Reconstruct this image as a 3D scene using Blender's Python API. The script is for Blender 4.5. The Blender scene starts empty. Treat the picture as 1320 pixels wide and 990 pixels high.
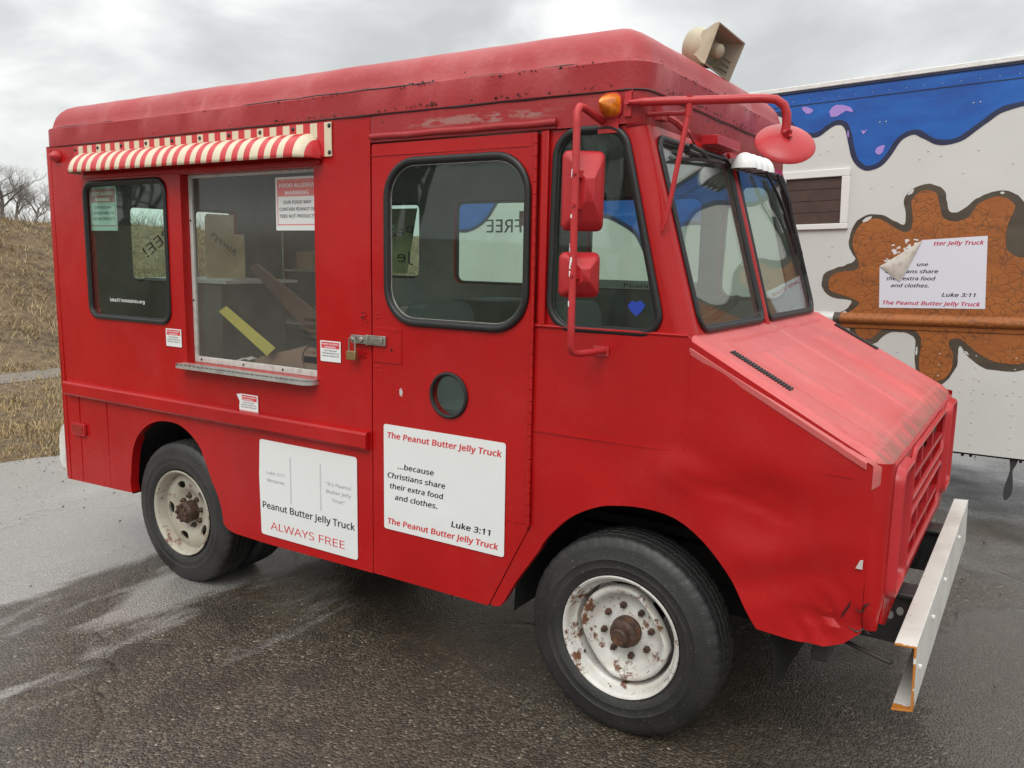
import bpy, bmesh, math, random
from mathutils import Vector, Matrix, noise
from mathutils.geometry import delaunay_2d_cdt
import numpy as np
random.seed(7)
R = math.radians
SC = bpy.context.scene
COL = SC.collection
PI = math.pi

# ------------------------------------------------------------------ camera
cam_d = bpy.data.cameras.new('camera'); cam = bpy.data.objects.new('camera', cam_d); COL.objects.link(cam)
CAMPOS = Vector((0, -2.66, 1.75))
yaw, pit, rol = R(122.54829218), R(8.73155741), R(-1.04208874)
fw = Vector((math.cos(pit)*math.cos(yaw), math.cos(pit)*math.sin(yaw), -math.sin(pit)))
rt = Vector((math.sin(yaw), -math.cos(yaw), 0)); dn = fw.cross(rt)
r2 = math.cos(rol)*rt + math.sin(rol)*dn; d2 = -math.sin(rol)*rt + math.cos(rol)*dn
m = Matrix((r2, -d2, -fw)).transposed().to_4x4(); m.translation = CAMPOS
cam.matrix_world = m
cam_d.sensor_width = 36; cam_d.lens = 36*1070.0/1320; cam_d.clip_start = .05; cam_d.clip_end = 3000
SC.camera = cam

# ------------------------------------------------------------------ world + sun
def nd(nt, t, **kw):
    n = nt.nodes.new(t)
    for k, v in kw.items():
        if k.startswith('i_'):
            n.inputs[k[2:].replace('_', ' ')].default_value = v
        else: setattr(n, k, v)
    return n
def ramp(nt, pts, interp='LINEAR'):
    n = nt.nodes.new('ShaderNodeValToRGB'); n.color_ramp.interpolation = interp
    e = n.color_ramp.elements
    while len(e) < len(pts): e.new(.5)
    for i, (p, c) in enumerate(pts):
        e[i].position = p
        e[i].color = (c, c, c, 1) if isinstance(c, (int, float)) else (*c, 1)
    return n
W = bpy.data.worlds.new('World'); SC.world = W; W.use_nodes = True
nt = W.node_tree; nt.nodes.clear(); L = nt.links.new
out = nd(nt, 'ShaderNodeOutputWorld')
SUN_EL, SUN_AZ = R(48), R(285)          # azimuth: direction in the xy plane the light comes from
sky = nd(nt, 'ShaderNodeTexSky', sky_type='NISHITA', sun_disc=False, sun_elevation=SUN_EL, sun_rotation=R(90)-SUN_AZ)
b1 = nd(nt, 'ShaderNodeBackground', i_Strength=.1); L(sky.outputs[0], b1.inputs[0])
tc = nd(nt, 'ShaderNodeTexCoord'); mp = nd(nt, 'ShaderNodeMapping'); mp.inputs['Scale'].default_value = (1, 1, 2.6)
mp.inputs['Rotation'].default_value = (0, 0, R(40))
L(tc.outputs['Generated'], mp.inputs[0])
n1 = nd(nt, 'ShaderNodeTexNoise', i_Scale=3.1, i_Detail=6, i_Roughness=.5, i_Distortion=.35); L(mp.outputs[0], n1.inputs[0])
r1 = ramp(nt, [(.36, (.46, .47, .465)), (.45, (.55, .56, .552)), (.52, (.67, .68, .667)), (.59, (.79, .79, .775)), (.68, (.92, .92, .90))]); L(n1.outputs[0], r1.inputs[0])
# an overcast sky is brighter overhead than at the horizon
sx = nd(nt, 'ShaderNodeSeparateXYZ'); L(tc.outputs['Generated'], sx.inputs[0])
gr = ramp(nt, [(.0, 1.), (.3, 1.), (.75, 1.95), (1., 2.2)]); L(sx.outputs[2], gr.inputs[0])
b2 = nd(nt, 'ShaderNodeBackground', i_Strength=1.0); L(r1.outputs[0], b2.inputs[0]); L(gr.outputs[0], b2.inputs['Strength'])
mx = nd(nt, 'ShaderNodeMixShader', i_Fac=.93); L(b1.outputs[0], mx.inputs[1]); L(b2.outputs[0], mx.inputs[2]); L(mx.outputs[0], out.inputs[0])
sd = bpy.data.lights.new('sun', 'SUN'); sd.energy = 1.0; sd.angle = R(35); sd.color = (1, .97, .92)
sun = bpy.data.objects.new('sun', sd); COL.objects.link(sun)
sv = Vector((math.cos(SUN_EL)*math.cos(SUN_AZ), math.cos(SUN_EL)*math.sin(SUN_AZ), math.sin(SUN_EL)))
sun.rotation_euler = sv.to_track_quat('Z', 'Y').to_euler(); sun.location = (0, 0, 30)
SC.view_settings.view_transform = 'Standard'; SC.view_settings.look = 'None'
SC.view_settings.exposure = 0.46; SC.view_settings.gamma = 1
SC.cycles.max_bounces = 8; SC.cycles.transparent_max_bounces = 16

# ------------------------------------------------------------------ materials
MATS = {}
def mat(name, color=(.5, .5, .5), rough=.5, metal=0, bump=None, var=None, spec=.5, coat=0, coat_rough=.1, build=None, rvar=None):
    """bump=(scale, distance, detail)  var=(scale, colour2, lo, hi)  rvar=(scale, rough2)"""
    if name in MATS: return MATS[name]
    m_ = bpy.data.materials.new(name); m_.use_nodes = True; t = m_.node_tree
    p = t.nodes['Principled BSDF']; p.inputs['Base Color'].default_value = (*color, 1)
    p.inputs['Roughness'].default_value = rough; p.inputs['Metallic'].default_value = metal
    p.inputs['Specular IOR Level'].default_value = spec
    p.inputs['Coat Weight'].default_value = coat; p.inputs['Coat Roughness'].default_value = coat_rough
    tc = nd(t, 'ShaderNodeTexCoord')
    if var:
        n = nd(t, 'ShaderNodeTexNoise', i_Scale=var[0], i_Detail=6, i_Roughness=.6); t.links.new(tc.outputs['Object'], n.inputs[0])
        r = ramp(t, [(var[2], color), (var[3], var[1])]); t.links.new(n.outputs[0], r.inputs[0]); t.links.new(r.outputs[0], p.inputs['Base Color'])
    if rvar:
        n = nd(t, 'ShaderNodeTexNoise', i_Scale=rvar[0], i_Detail=5); t.links.new(tc.outputs['Object'], n.inputs[0])
        r = ramp(t, [(.35, rough), (.65, rvar[1])]); t.links.new(n.outputs[0], r.inputs[0]); t.links.new(r.outputs[0], p.inputs['Roughness'])
    if bump:
        n = nd(t, 'ShaderNodeTexNoise', i_Scale=bump[0], i_Detail=bump[2] if len(bump) > 2 else 4); t.links.new(tc.outputs['Object'], n.inputs[0])
        b = nd(t, 'ShaderNodeBump', i_Distance=bump[1], i_Strength=1); t.links.new(n.outputs[0], b.inputs['Height']); t.links.new(b.outputs[0], p.inputs['Normal'])
    if build: build(t, p, tc)
    MATS[name] = m_; return m_
def mixc(t, fac, a, b, bt='MIX'):
    n = nd(t, 'ShaderNodeMix', data_type='RGBA', blend_type=bt)
    if isinstance(fac, (int, float)): n.inputs[0].default_value = fac
    else: t.links.new(fac, n.inputs[0])
    for s, v in ((6, a), (7, b)):
        if isinstance(v, tuple): n.inputs[s].default_value = (*v, 1)
        else: t.links.new(v, n.inputs[s])
    return n.outputs[2]
def mth(t, op, a, b=0, clamp=False):
    n = nd(t, 'ShaderNodeMath', operation=op, use_clamp=clamp)
    for s, v in ((0, a), (1, b)):
        if isinstance(v, (int, float)): n.inputs[s].default_value = v
        else: t.links.new(v, n.inputs[s])
    return n.outputs[0]
def noise_(t, tc, scale, detail=5, vec=None, rough=.55, dist=0):
    n = nd(t, 'ShaderNodeTexNoise', i_Scale=scale, i_Detail=detail, i_Roughness=rough, i_Distortion=dist)
    if vec:
        mp_ = nd(t, 'ShaderNodeMapping'); mp_.inputs['Scale'].default_value = vec; t.links.new(tc.outputs['Object'], mp_.inputs[0]); t.links.new(mp_.outputs[0], n.inputs[0])
    else: t.links.new(tc.outputs['Object'], n.inputs[0])
    return n.outputs[0]
def rmp(t, fac, pts):
    r = ramp(t, pts); t.links.new(fac, r.inputs[0]); return r.outputs[0]

def paint(c1, c2, chip=(.05, .02, .02), seam=None, rough=.28, fade=(.5, .2, .2), fade_amt=.1, orange=.0006, spec=.45, grime=False, scuff=False):
    def f(t, p, tc):
        col = mixc(t, rmp(t, noise_(t, tc, 1.7, 6), [(.35, 0.), (.7, 1.)]), c1, c2)
        # chalky vertical runs
        runs = rmp(t, noise_(t, tc, 9, 4, vec=(1, 1, .06)), [(.62, 0.), (.78, 1.)])
        col = mixc(t, mth(t, 'MULTIPLY', runs, fade_amt), col, fade)
        chalk = rmp(t, noise_(t, tc, 3.1, 8, rough=.7), [(.5, 0.), (.75, 1.)])
        col = mixc(t, mth(t, 'MULTIPLY', chalk, fade_amt*1.2), col, fade)
        fine = rmp(t, noise_(t, tc, 60, 3), [(.70, 0.), (.76, 1.)])
        mask = rmp(t, noise_(t, tc, 2.3, 3), [(.5, 0.), (.66, 1.)])
        col = mixc(t, mth(t, 'MULTIPLY', mth(t, 'MULTIPLY', fine, mask), .5), col, chip)
        if seam:   # dark flaking paint along a seam height z0, width w
            sp = nd(t, 'ShaderNodeSeparateXYZ'); t.links.new(tc.outputs['Object'], sp.inputs[0])
            d = mth(t, 'ABSOLUTE', mth(t, 'SUBTRACT', sp.outputs[2], seam[0]))
            band = mth(t, 'SUBTRACT', 1, mth(t, 'DIVIDE', d, seam[1]), True)
            sp2 = noise_(t, tc, 42, 6, rough=.7); big = noise_(t, tc, 1.4, 3)
            k = mth(t, 'ADD', mth(t, 'ADD', sp2, mth(t, 'MULTIPLY', band, .10)), mth(t, 'MULTIPLY', mth(t, 'SUBTRACT', big, .5), .5))
            col = mixc(t, mth(t, 'MULTIPLY', rmp(t, k, [(.70, 0.), (.74, 1.)]), mth(t, 'GREATER_THAN', band, .02)), col, (.03, .012, .012))
        if grime or scuff:
            sq = nd(t, 'ShaderNodeSeparateXYZ'); t.links.new(tc.outputs['Object'], sq.inputs[0])
        if grime:    # road film and algae caught on the front lip of the hood
            g = mth(t, 'ADD', mth(t, 'MULTIPLY', mth(t, 'ADD', sq.outputs[0], .46), 9), mth(t, 'MULTIPLY', mth(t, 'SUBTRACT', noise_(t, tc, 11, 6, vec=(.4, 1.6, 1)), .5), 2.2))
            col = mixc(t, mth(t, 'MULTIPLY', rmp(t, g, [(.45, 0.), (1., 1.)]), .62), col, (.17, .115, .085))
            blo = rmp(t, noise_(t, tc, 2.6, 5, vec=(.5, 1.3, 1)), [(.5, 0.), (.64, 1.)]); col = mixc(t, mth(t, 'MULTIPLY', blo, .22), col, (.33, .17, .15))
        if scuff:    # paint peeled to grey along the lip over the door
            zz_ = mth(t, 'SUBTRACT', 1, mth(t, 'MULTIPLY', mth(t, 'ABSOLUTE', mth(t, 'SUBTRACT', sq.outputs[2], 2.262)), 45), True)
            xx_ = mth(t, 'SUBTRACT', 1, mth(t, 'MULTIPLY', mth(t, 'ABSOLUTE', mth(t, 'ADD', sq.outputs[0], 1.88)), 2.6), True)
            kk_ = mth(t, 'MULTIPLY', mth(t, 'MULTIPLY', zz_, xx_), rmp(t, noise_(t, tc, 16, 8, vec=(.6, 1, 2), rough=.7), [(.46, 0.), (.54, 2.)]))
            col = mixc(t, mth(t, 'MINIMUM', kk_, .6), col, (.33, .22, .19))
        p.inputs['Specular IOR Level'].default_value = spec
        t.links.new(col, p.inputs['Base Color'])
        t.links.new(rmp(t, noise_(t, tc, 4, 6), [(.35, rough), (.7, rough+.17)]), p.inputs['Roughness'])
        b = nd(t, 'ShaderNodeBump', i_Distance=orange*2, i_Strength=.7); t.links.new(noise_(t, tc, 70, 3), b.inputs['Height'])
        b2_ = nd(t, 'ShaderNodeBump', i_Distance=.012, i_Strength=.5); t.links.new(noise_(t, tc, 2.4, 3, vec=(1, 1, .7)), b2_.inputs['Height']); t.links.new(b.outputs[0], b2_.inputs['Normal'])
        t.links.new(b2_.outputs[0], p.inputs['Normal'])
    return f
RED = mat('red_paint', build=paint((.43, .0066, .0070), (.35, .0055, .0062), fade_amt=.06, fade=(.58, .12, .12), rough=.20, orange=.0004, spec=.38))
REDUP = mat('red_upper_paint', build=paint((.34, .017, .022), (.30, .015, .018), fade_amt=.18, rough=.38, seam=(2.30, .05), fade=(.55, .2, .2), orange=.001, scuff=True))
REDROOF = mat('red_roof_paint', build=paint((.38, .034, .038), (.34, .028, .032), fade_amt=.25, rough=.42, seam=(2.425, .03), fade=(.6, .25, .24), orange=.0012))
HOODM = mat('faded_red_hood', build=paint((.60, .12, .115), (.52, .085, .085), fade_amt=.32, rough=.40, fade=(.66, .2, .19), chip=(.25, .1, .1), orange=.0008, grime=True))
REDM = mat('red_gloss_enamel', (.46, .02, .025), .35, bump=(90, .0008), var=(6, (.40, .015, .02), .4, .7))
LINER = mat('interior_liner', (.24, .255, .245), .6, var=(3, (.14, .15, .145), .4, .7))
BLACK = mat('black_rubber', (.012, .012, .012), .42, bump=(60, .001))
DARK = mat('dark_underbody', (.012, .011, .010), .75, bump=(14, .006), var=(5, (.035, .025, .018), .5, .75))
STEELD = mat('dirty_black_steel', (.02, .02, .021), .5, var=(8, (.05, .035, .025), .5, .75), bump=(30, .002))
def tyre_b(t, p, tc):
    c = mixc(t, rmp(t, noise_(t, tc, 5, 6), [(.35, 0.), (.7, 1.)]), (.013, .013, .0135), (.034, .033, .032))
    c = mixc(t, rmp(t, noise_(t, tc, 130, 2), [(.66, 0.), (.74, 1.)]), c, (.12, .115, .105))
    t.links.new(c, p.inputs['Base Color'])
    b = nd(t, 'ShaderNodeBump', i_Distance=.0015, i_Strength=.8); t.links.new(noise_(t, tc, 110, 4), b.inputs['Height']); t.links.new(b.outputs[0], p.inputs['Normal'])
TYRE = mat('tyre_rubber', rough=.48, build=tyre_b)
def rim_b(base):
    def f(t, p, tc):
        c = mixc(t, rmp(t, noise_(t, tc, 8, 6), [(.4, 0.), (.7, 1.)]), base, tuple(v*.8 for v in base))
        rust = mth(t, 'MAXIMUM', rmp(t, noise_(t, tc, 9, 8, rough=.72), [(.555, 0.), (.60, 1.)]), rmp(t, noise_(t, tc, 55, 3), [(.67, 0.), (.70, 1.)]))
        c = mixc(t, mth(t, 'MULTIPLY', rmp(t, noise_(t, tc, 14, 5), [(.5, 0.), (.75, 1.)]), .45), c, (.42, .30, .18))
        c = mixc(t, rust, c, (.14, .055, .025)); t.links.new(c, p.inputs['Base Color'])
        b = nd(t, 'ShaderNodeBump', i_Distance=.001, i_Strength=.6); t.links.new(noise_(t, tc, 50, 5), b.inputs['Height']); t.links.new(b.outputs[0], p.inputs['Normal'])
    return f
RIMW = mat('rusty_white_rim', rough=.38, build=rim_b((.62, .61, .57)))
RIMB = mat('dusty_beige_rim', rough=.42, build=rim_b((.42, .39, .32)))
HUBM = mat('rusty_brown_hub', (.05, .028, .02), .6, var=(30, (.14, .06, .03), .45, .75), bump=(60, .004))
CHROME = mat('worn_steel', (.42, .41, .37), .35, .85, var=(20, (.24, .22, .18), .4, .75), bump=(50, .001))
BRASS = mat('weathered_brass', (.34, .24, .11), .4, .8)
ALU = mat('brushed_aluminium', (.60, .60, .58), .38, .7, var=(14, (.35, .34, .32), .45, .8), bump=(20, .002))
SILV = mat('grey_white_trim', (.50, .50, .47), .5, var=(25, (.25, .24, .22), .5, .8))
WHITEV = mat('white_vinyl', (.74, .75, .74), .35, bump=(2.5, .01, 2))
WHITEP = mat('white_plastic', (.78, .79, .78), .35)
CREAM = mat('cream_awning_metal', (.66, .58, .42), .35)
AWRED = mat('red_awning_metal', (.55, .03, .035), .3)
INK = mat('black_ink', (.015, .015, .017), .5)
INKG = mat('faint_grey_ink', (.28, .28, .30), .5)
REDINK = mat('red_ink', (.62, .055, .06), .45)
REDINK2 = mat('faded_red_ink', (.72, .22, .2), .45)
WHITEINK = mat('white_ink', (.8, .8, .8), .5)
def hornb(t, p, tc):
    c = mixc(t, rmp(t, noise_(t, tc, 12, 6), [(.4, 0.), (.75, 1.)]), (.46, .41, .29), (.36, .31, .21))
    t.links.new(c, p.inputs['Base Color'])
HORN = mat('yellowed_cream_plastic', rough=.5, build=hornb)
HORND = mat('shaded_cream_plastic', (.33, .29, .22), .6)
AMBER = mat('amber_lens', (.85, .25, .01), .18, coat=.5, var=(40, (.60, .14, .01), .4, .6))
CARD = mat('tan_cardboard', (.74, .62, .38), .8, var=(5, (.44, .34, .2), .4, .7))
CARD2 = mat('brown_cardboard', (.30, .21, .16), .85)
TAPE = mat('yellow_tape', (.55, .52, .12), .5)
BLUEST = mat('blue_sticker', (.015, .05, .36), .4)
BOARDM = mat('dark_board', (.10, .105, .10), .7, var=(3, (.17, .17, .16), .4, .7))
def bumperb(t, p, tc):
    c = mixc(t, rmp(t, noise_(t, tc, 5, 6), [(.4, 0.), (.7, 1.)]), (.68, .67, .62), (.55, .53, .50))
    c = mixc(t, mth(t, 'MULTIPLY', rmp(t, noise_(t, tc, 22, 8, rough=.75), [(.58, 0.), (.68, 1.)]), .6), c, (.30, .25, .2))
    sp = nd(t, 'ShaderNodeSeparateXYZ'); t.links.new(tc.outputs['Object'], sp.inputs[0])
    e = mth(t, 'SUBTRACT', mth(t, 'MULTIPLY', sp.outputs[1], 28), mth(t, 'MULTIPLY', noise_(t, tc, 35, 4), 1.5))
    lo = mth(t, 'LESS_THAN', sp.outputs[2], .425)
    hi = mth(t, 'MULTIPLY', mth(t, 'LESS_THAN', mth(t, 'ADD', e, .62), 0), 1)
    k = mth(t, 'MAXIMUM', mth(t, 'MULTIPLY', mth(t, 'LESS_THAN', mth(t, 'SUBTRACT', e, .1), 0), lo), hi)
    c = mixc(t, k, c, (.45, .17, .03)); t.links.new(c, p.inputs['Base Color'])
    b = nd(t, 'ShaderNodeBump', i_Distance=.001, i_Strength=.5); t.links.new(noise_(t, tc, 40, 5), b.inputs['Height']); t.links.new(b.outputs[0], p.inputs['Normal'])
BUMP = mat('chipped_white_bumper_paint', rough=.4, build=bumperb)
def glassmat(name, tint, ior, dust=0., dustc=(.3, .3, .3), alpha_dark=1., rough=.02):
    m_ = bpy.data.materials.new(name); m_.use_nodes = True; t = m_.node_tree; t.nodes.clear()
    o = nd(t, 'ShaderNodeOutputMaterial'); tr = nd(t, 'ShaderNodeBsdfTransparent'); tr.inputs[0].default_value = (*tint, 1)
    gl = nd(t, 'ShaderNodeBsdfGlossy'); gl.inputs['Roughness'].default_value = rough
    tc = nd(t, 'ShaderNodeTexCoord')
    b = nd(t, 'ShaderNodeBump', i_Distance=.0012, i_Strength=.35); t.links.new(noise_(t, tc, 2.5, 1), b.inputs['Height']); t.links.new(b.outputs[0], gl.inputs['Normal'])
    fr = nd(t, 'ShaderNodeFresnel', i_IOR=ior); ge = nd(t, 'ShaderNodeNewGeometry')
    t.links.new(mth(t, 'ADD', ior, mth(t, 'MULTIPLY', ge.outputs['Backfacing'], 1/ior-ior)), fr.inputs['IOR'])
    mx_ = nd(t, 'ShaderNodeMixShader'); t.links.new(fr.outputs[0], mx_.inputs[0]); t.links.new(tr.outputs[0], mx_.inputs[1]); t.links.new(gl.outputs[0], mx_.inputs[2])
    last = mx_.outputs[0]
    if dust:
        df = nd(t, 'ShaderNodeBsdfDiffuse'); df.inputs[0].default_value = (*dustc, 1)
        m2 = nd(t, 'ShaderNodeMixShader')
        f = rmp(t, noise_(t, tc, 7, 8, rough=.7), [(.3, dust*.7), (.75, dust*1.3)])
        sp = rmp(t, noise_(t, tc, 120, 2), [(.735, 0.), (.76, .5)])
        f = mth(t, 'ADD', f, sp, True); t.links.new(f, m2.inputs[0])
        t.links.new(last, m2.inputs[1]); t.links.new(df.outputs[0], m2.inputs[2]); last = m2.outputs[0]
    t.links.new(last, o.inputs[0]); MATS[name] = m_; return m_
GLASS = glassmat('tinted_window_glass', (.86, .94, .90), 1.42, dust=.012, dustc=(.3, .34, .32))
WSGLASS = glassmat('windshield_glass', (.88, .96, .92), 2.15, dust=.045, dustc=(.42, .46, .42))
PLASTG = glassmat('hazy_acrylic', (.92, .92, .90), 1.40, dust=.075, dustc=(.36, .35, .32), rough=.10)

# ------------------------------------------------------------------ mesh helpers
class MB:
    def __init__(s): s.v = []; s.f = []; s.m = []
    def add(s, vs, fs, mi=0):
        b = len(s.v); s.v += [tuple(v) for v in vs]; s.f += [tuple(i+b for i in f) for f in fs]; s.m += [mi]*len(fs)
    def box(s, lo, hi, mi=0, M=None):
        x0, y0, z0 = lo; x1, y1, z1 = hi
        vs = [Vector(p) for p in ((x0,y0,z0),(x1,y0,z0),(x1,y1,z0),(x0,y1,z0),(x0,y0,z1),(x1,y0,z1),(x1,y1,z1),(x0,y1,z1))]
        if M: vs = [M @ v for v in vs]
        s.add(vs, [(0,3,2,1),(4,5,6,7),(0,1,5,4),(1,2,6,5),(2,3,7,6),(3,0,4,7)], mi)
    def tube(s, pts, r, seg=8, mi=0, closed=False, cap=True, flat=None):
        pts = [Vector(p) for p in pts]; n = len(pts)
        rs = r if isinstance(r, (list, tuple)) else [r]*n
        up = None; rings = []
        for i, p in enumerate(pts):
            a = pts[(i-1) % n] if (closed or i > 0) else p; b = pts[(i+1) % n] if (closed or i < n-1) else p
            d = (b-a).normalized()
            if up is None:
                up = Vector((0, 0, 1)) if abs(d.z) < .9 else Vector((1, 0, 0))
                if flat: up = Vector(flat[2])
            x = d.cross(up).normalized(); y = x.cross(d).normalized()
            if not flat: up = y
            k1, k2 = (flat[0], flat[1]) if flat else (1, 1)
            rings.append([p + x*math.cos(t)*rs[i]*k1 + y*math.sin(t)*rs[i]*k2 for t in [2*PI*j/seg for j in range(seg)]])
        vs = [v for rg in rings for v in rg]; fs = []
        for i in range(n if closed else n-1):
            a, b = i*seg, ((i+1) % n)*seg
            for j in range(seg): fs.append((a+j, a+(j+1) % seg, b+(j+1) % seg, b+j))
        if not closed and cap: fs += [tuple(range(seg))[::-1], tuple((n-1)*seg+j for j in range(seg))]
        s.add(vs, fs, mi)
    def lathe(s, prof, seg=48, M=None, mi=0, mod=None, cap=False):
        """prof list of (radius, axial); axis = local z of M"""
        vs = []; fs = []
        for k, (r, a) in enumerate(prof):
            for j in range(seg):
                t = 2*PI*j/seg; rr = r if mod is None else mod(k, j, r)
                v = Vector((rr*math.cos(t), rr*math.sin(t), a)); vs.append(M @ v if M else v)
        for k in range(len(prof)-1):
            for j in range(seg): fs.append((k*seg+j, k*seg+(j+1) % seg, (k+1)*seg+(j+1) % seg, (k+1)*seg+j))
        if cap: fs += [tuple(range(seg)), tuple((len(prof)-1)*seg+j for j in range(seg))[::-1]]
        s.add(vs, fs, mi)
    def prism(s, poly, F, w0, w1, mi=0):
        n = len(poly); vs = [F(u, v, w0) for u, v in poly] + [F(u, v, w1) for u, v in poly]
        tris = tri2d(poly)
        s.add(vs, [tuple(t) for t in tris] + [tuple(i+n for i in t[::-1]) for t in tris] + [(i, (i+1) % n, n+(i+1) % n, n+i) for i in range(n)], mi)
    def build(s, name, mats, parent=None, smooth=35, bevel=0, recalc=True):
        me = bpy.data.meshes.new(name); me.from_pydata(s.v, [], s.f)
        if not isinstance(mats, (list, tuple)): mats = [mats]
        for mm in mats: me.materials.append(mm)
        me.polygons.foreach_set('material_index', s.m)
        if recalc:
            bm = bmesh.new(); bm.from_mesh(me); bmesh.ops.recalc_face_normals(bm, faces=bm.faces); bm.to_mesh(me); bm.free()
        if smooth:
            me.polygons.foreach_set('use_smooth', [True]*len(me.polygons)); me.set_sharp_from_angle(angle=R(smooth))
        me.update()
        o = bpy.data.objects.new(name, me); COL.objects.link(o)
        if parent: setparent(o, parent)
        if bevel:
            b = o.modifiers.new('bevel', 'BEVEL'); b.width = bevel; b.segments = 2; b.limit_method = 'ANGLE'; b.angle_limit = R(35)
        return o
def setparent(o, p):
    o.parent = p
    if not p.get('_local'):
        o.matrix_parent_inverse = Matrix.Translation(-Vector(p.get('_base', (0, 0, 0))))
def pip(x, y, poly):
    c = False; n = len(poly); j = n-1
    for i in range(n):
        xi, yi = poly[i]; xj, yj = poly[j]
        if (yi > y) != (yj > y) and x < (xj-xi)*(y-yi)/(yj-yi)+xi: c = not c
        j = i
    return c
def tri2d(poly, holes=(), pts=()):
    vs = [Vector(p) for p in poly]; es = [(i, (i+1) % len(poly)) for i in range(len(poly))]
    for h in holes:
        b = len(vs); vs += [Vector(p) for p in h]; es += [(b+i, b+(i+1) % len(h)) for i in range(len(h))]
    vs += [Vector(p) for p in pts]
    rv, re, rf, ov, oe, of = delaunay_2d_cdt(vs, es, [], 0, 1e-6)
    inv = {}
    for k, l in enumerate(ov):
        for q in l: inv[k] = q; break
    res = []
    for f in rf:
        cx = sum(rv[i][0] for i in f)/3; cy = sum(rv[i][1] for i in f)/3
        if pip(cx, cy, poly) and not any(pip(cx, cy, h) for h in holes) and all(i in inv for i in f): res.append([inv[i] for i in f])
    return res
def rpoly(pts, r, n=6):
    """round the corners of a polygon; r number or list"""
    o = []; N = len(pts)
    for i in range(N):
        p = Vector(pts[i]); a = Vector(pts[i-1]); b = Vector(pts[(i+1) % N]); rr = r[i] if isinstance(r, (list, tuple)) else r
        if rr <= 0: o.append(tuple(p)); continue
        da = (a-p).normalized(); db = (b-p).normalized(); ang = da.angle(db); t = min(rr/math.tan(ang/2), (a-p).length*.49, (b-p).length*.49)
        rr = t*math.tan(ang/2); p1 = p+da*t; p2 = p+db*t; c = p+(da+db).normalized()*(rr/math.sin(ang/2))
        v1 = p1-c; v2 = p2-c; tot = v1.angle_signed(v2) if v1.length > 0 else 0
        for k in range(n+1):
            th = -tot*k/n; q = Vector((v1.x*math.cos(th)-v1.y*math.sin(th), v1.x*math.sin(th)+v1.y*math.cos(th))); o.append(tuple(c+q))
    return o
def smoothp(pts, n=4, closed=False):
    o = []; N = len(pts)
    for i in range(N-1 if not closed else N):
        p0 = pts[(i-1) % N] if (closed or i > 0) else pts[i]; p1 = pts[i]; p2 = pts[(i+1) % N]; p3 = pts[(i+2) % N] if (closed or i < N-2) else p2
        for k in range(n):
            t = k/n; o.append(tuple(.5*((2*p1[a])+(-p0[a]+p2[a])*t+(2*p0[a]-5*p1[a]+4*p2[a]-p3[a])*t*t+(-p0[a]+3*p1[a]-3*p2[a]+p3[a])*t**3) for a in (0, 1)))
    if not closed: o.append(pts[-1])
    return o
def rrect(x0, z0, x1, z1, r, n=6): return rpoly([(x0, z0), (x1, z0), (x1, z1), (x0, z1)], r, n)
def inset(poly, d):
    n = len(poly); o = []
    area = sum(poly[i-1][0]*poly[i][1]-poly[i][0]*poly[i-1][1] for i in range(n)); sg = 1 if area > 0 else -1
    for i in range(n):
        a = Vector(poly[i-1]); b = Vector(poly[(i+1) % n]); t = (b-a)
        if t.length < 1e-9: o.append(poly[i]); continue
        t.normalize(); nn = Vector((-t.y, t.x))*sg; o.append(tuple(Vector(poly[i])+nn*d))
    return o
def dents(x, y, z, a=.0022):
    return a*(noise.noise(Vector((x*1.6, y*1.6, z*1.6+3)))+.5*noise.noise(Vector((x*4.3, y*4.3+7, z*4.3))))
def panel(name, outline, F, holes=(), thick=.03, step=.07, mats=None, parent=None, amp=.0022, extra=None, kind=None):
    xs = [p[0] for p in outline]; ys = [p[1] for p in outline]
    # subdivide long boundary edges
    def dense(poly):
        o = []
        for i, p in enumerate(poly):
            q = poly[(i+1) % len(poly)]; d = math.hypot(q[0]-p[0], q[1]-p[1]); n = max(1, int(d/step))
            for k in range(n): o.append((p[0]+(q[0]-p[0])*k/n, p[1]+(q[1]-p[1])*k/n))
        return o
    outline = dense(outline); holes = [dense(h) for h in holes]
    bpts = [p for l in [outline]+list(holes) for p in l]; ba = np.array(bpts)
    pts = []
    x = min(xs)+step/2
    while x < max(xs):
        y = min(ys)+step/2
        while y < max(ys):
            if pip(x, y, outline) and not any(pip(x, y, h) for h in holes) and np.min(np.hypot(ba[:, 0]-x, ba[:, 1]-y)) > step*.45: pts.append((x, y))
            y += step
        x += step
    allp = bpts+pts; tris = tri2d(outline, holes, pts)
    mb = MB(); n = len(allp); V0 = []; V1 = []
    for (u, v) in allp:
        p = F(u, v, 0); d = dents(*p, a=amp)
        e = extra(u, v) if extra else 0
        V0.append(F(u, v, d+e)); V1.append(F(u, v, thick+d+e))
    mb.add(V0+V1, [tuple(t) for t in tris])
    k0 = len(mb.f)
    mb.f += [tuple(i+n for i in t[::-1]) for t in tris]; mb.m += [1]*len(tris)
    b = 0
    for l in [outline]+list(holes):
        c = len(l)
        for i in range(c):
            mb.f.append((b+i, b+(i+1) % c, n+b+(i+1) % c, n+b+i)); mb.m.append(0)
        b += c
    return mb.build(name, mats, parent, smooth=30)
def loop_tube(mb, poly, F, w, r, seg=8, mi=0, k=(1, 1)):
    pts = [F(u, v, w) for u, v in poly]; cl = []
    for p in pts:
        if not cl or (Vector(p)-cl[-1]).length > 1e-4: cl.append(Vector(p))
    if (cl[0]-cl[-1]).length < 1e-4: cl.pop()
    nrm = (Vector(F(0, 0, 1))-Vector(F(0, 0, 0)))
    mb.tube(cl, r, seg, mi, closed=True, flat=(k[0], k[1], nrm))
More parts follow.
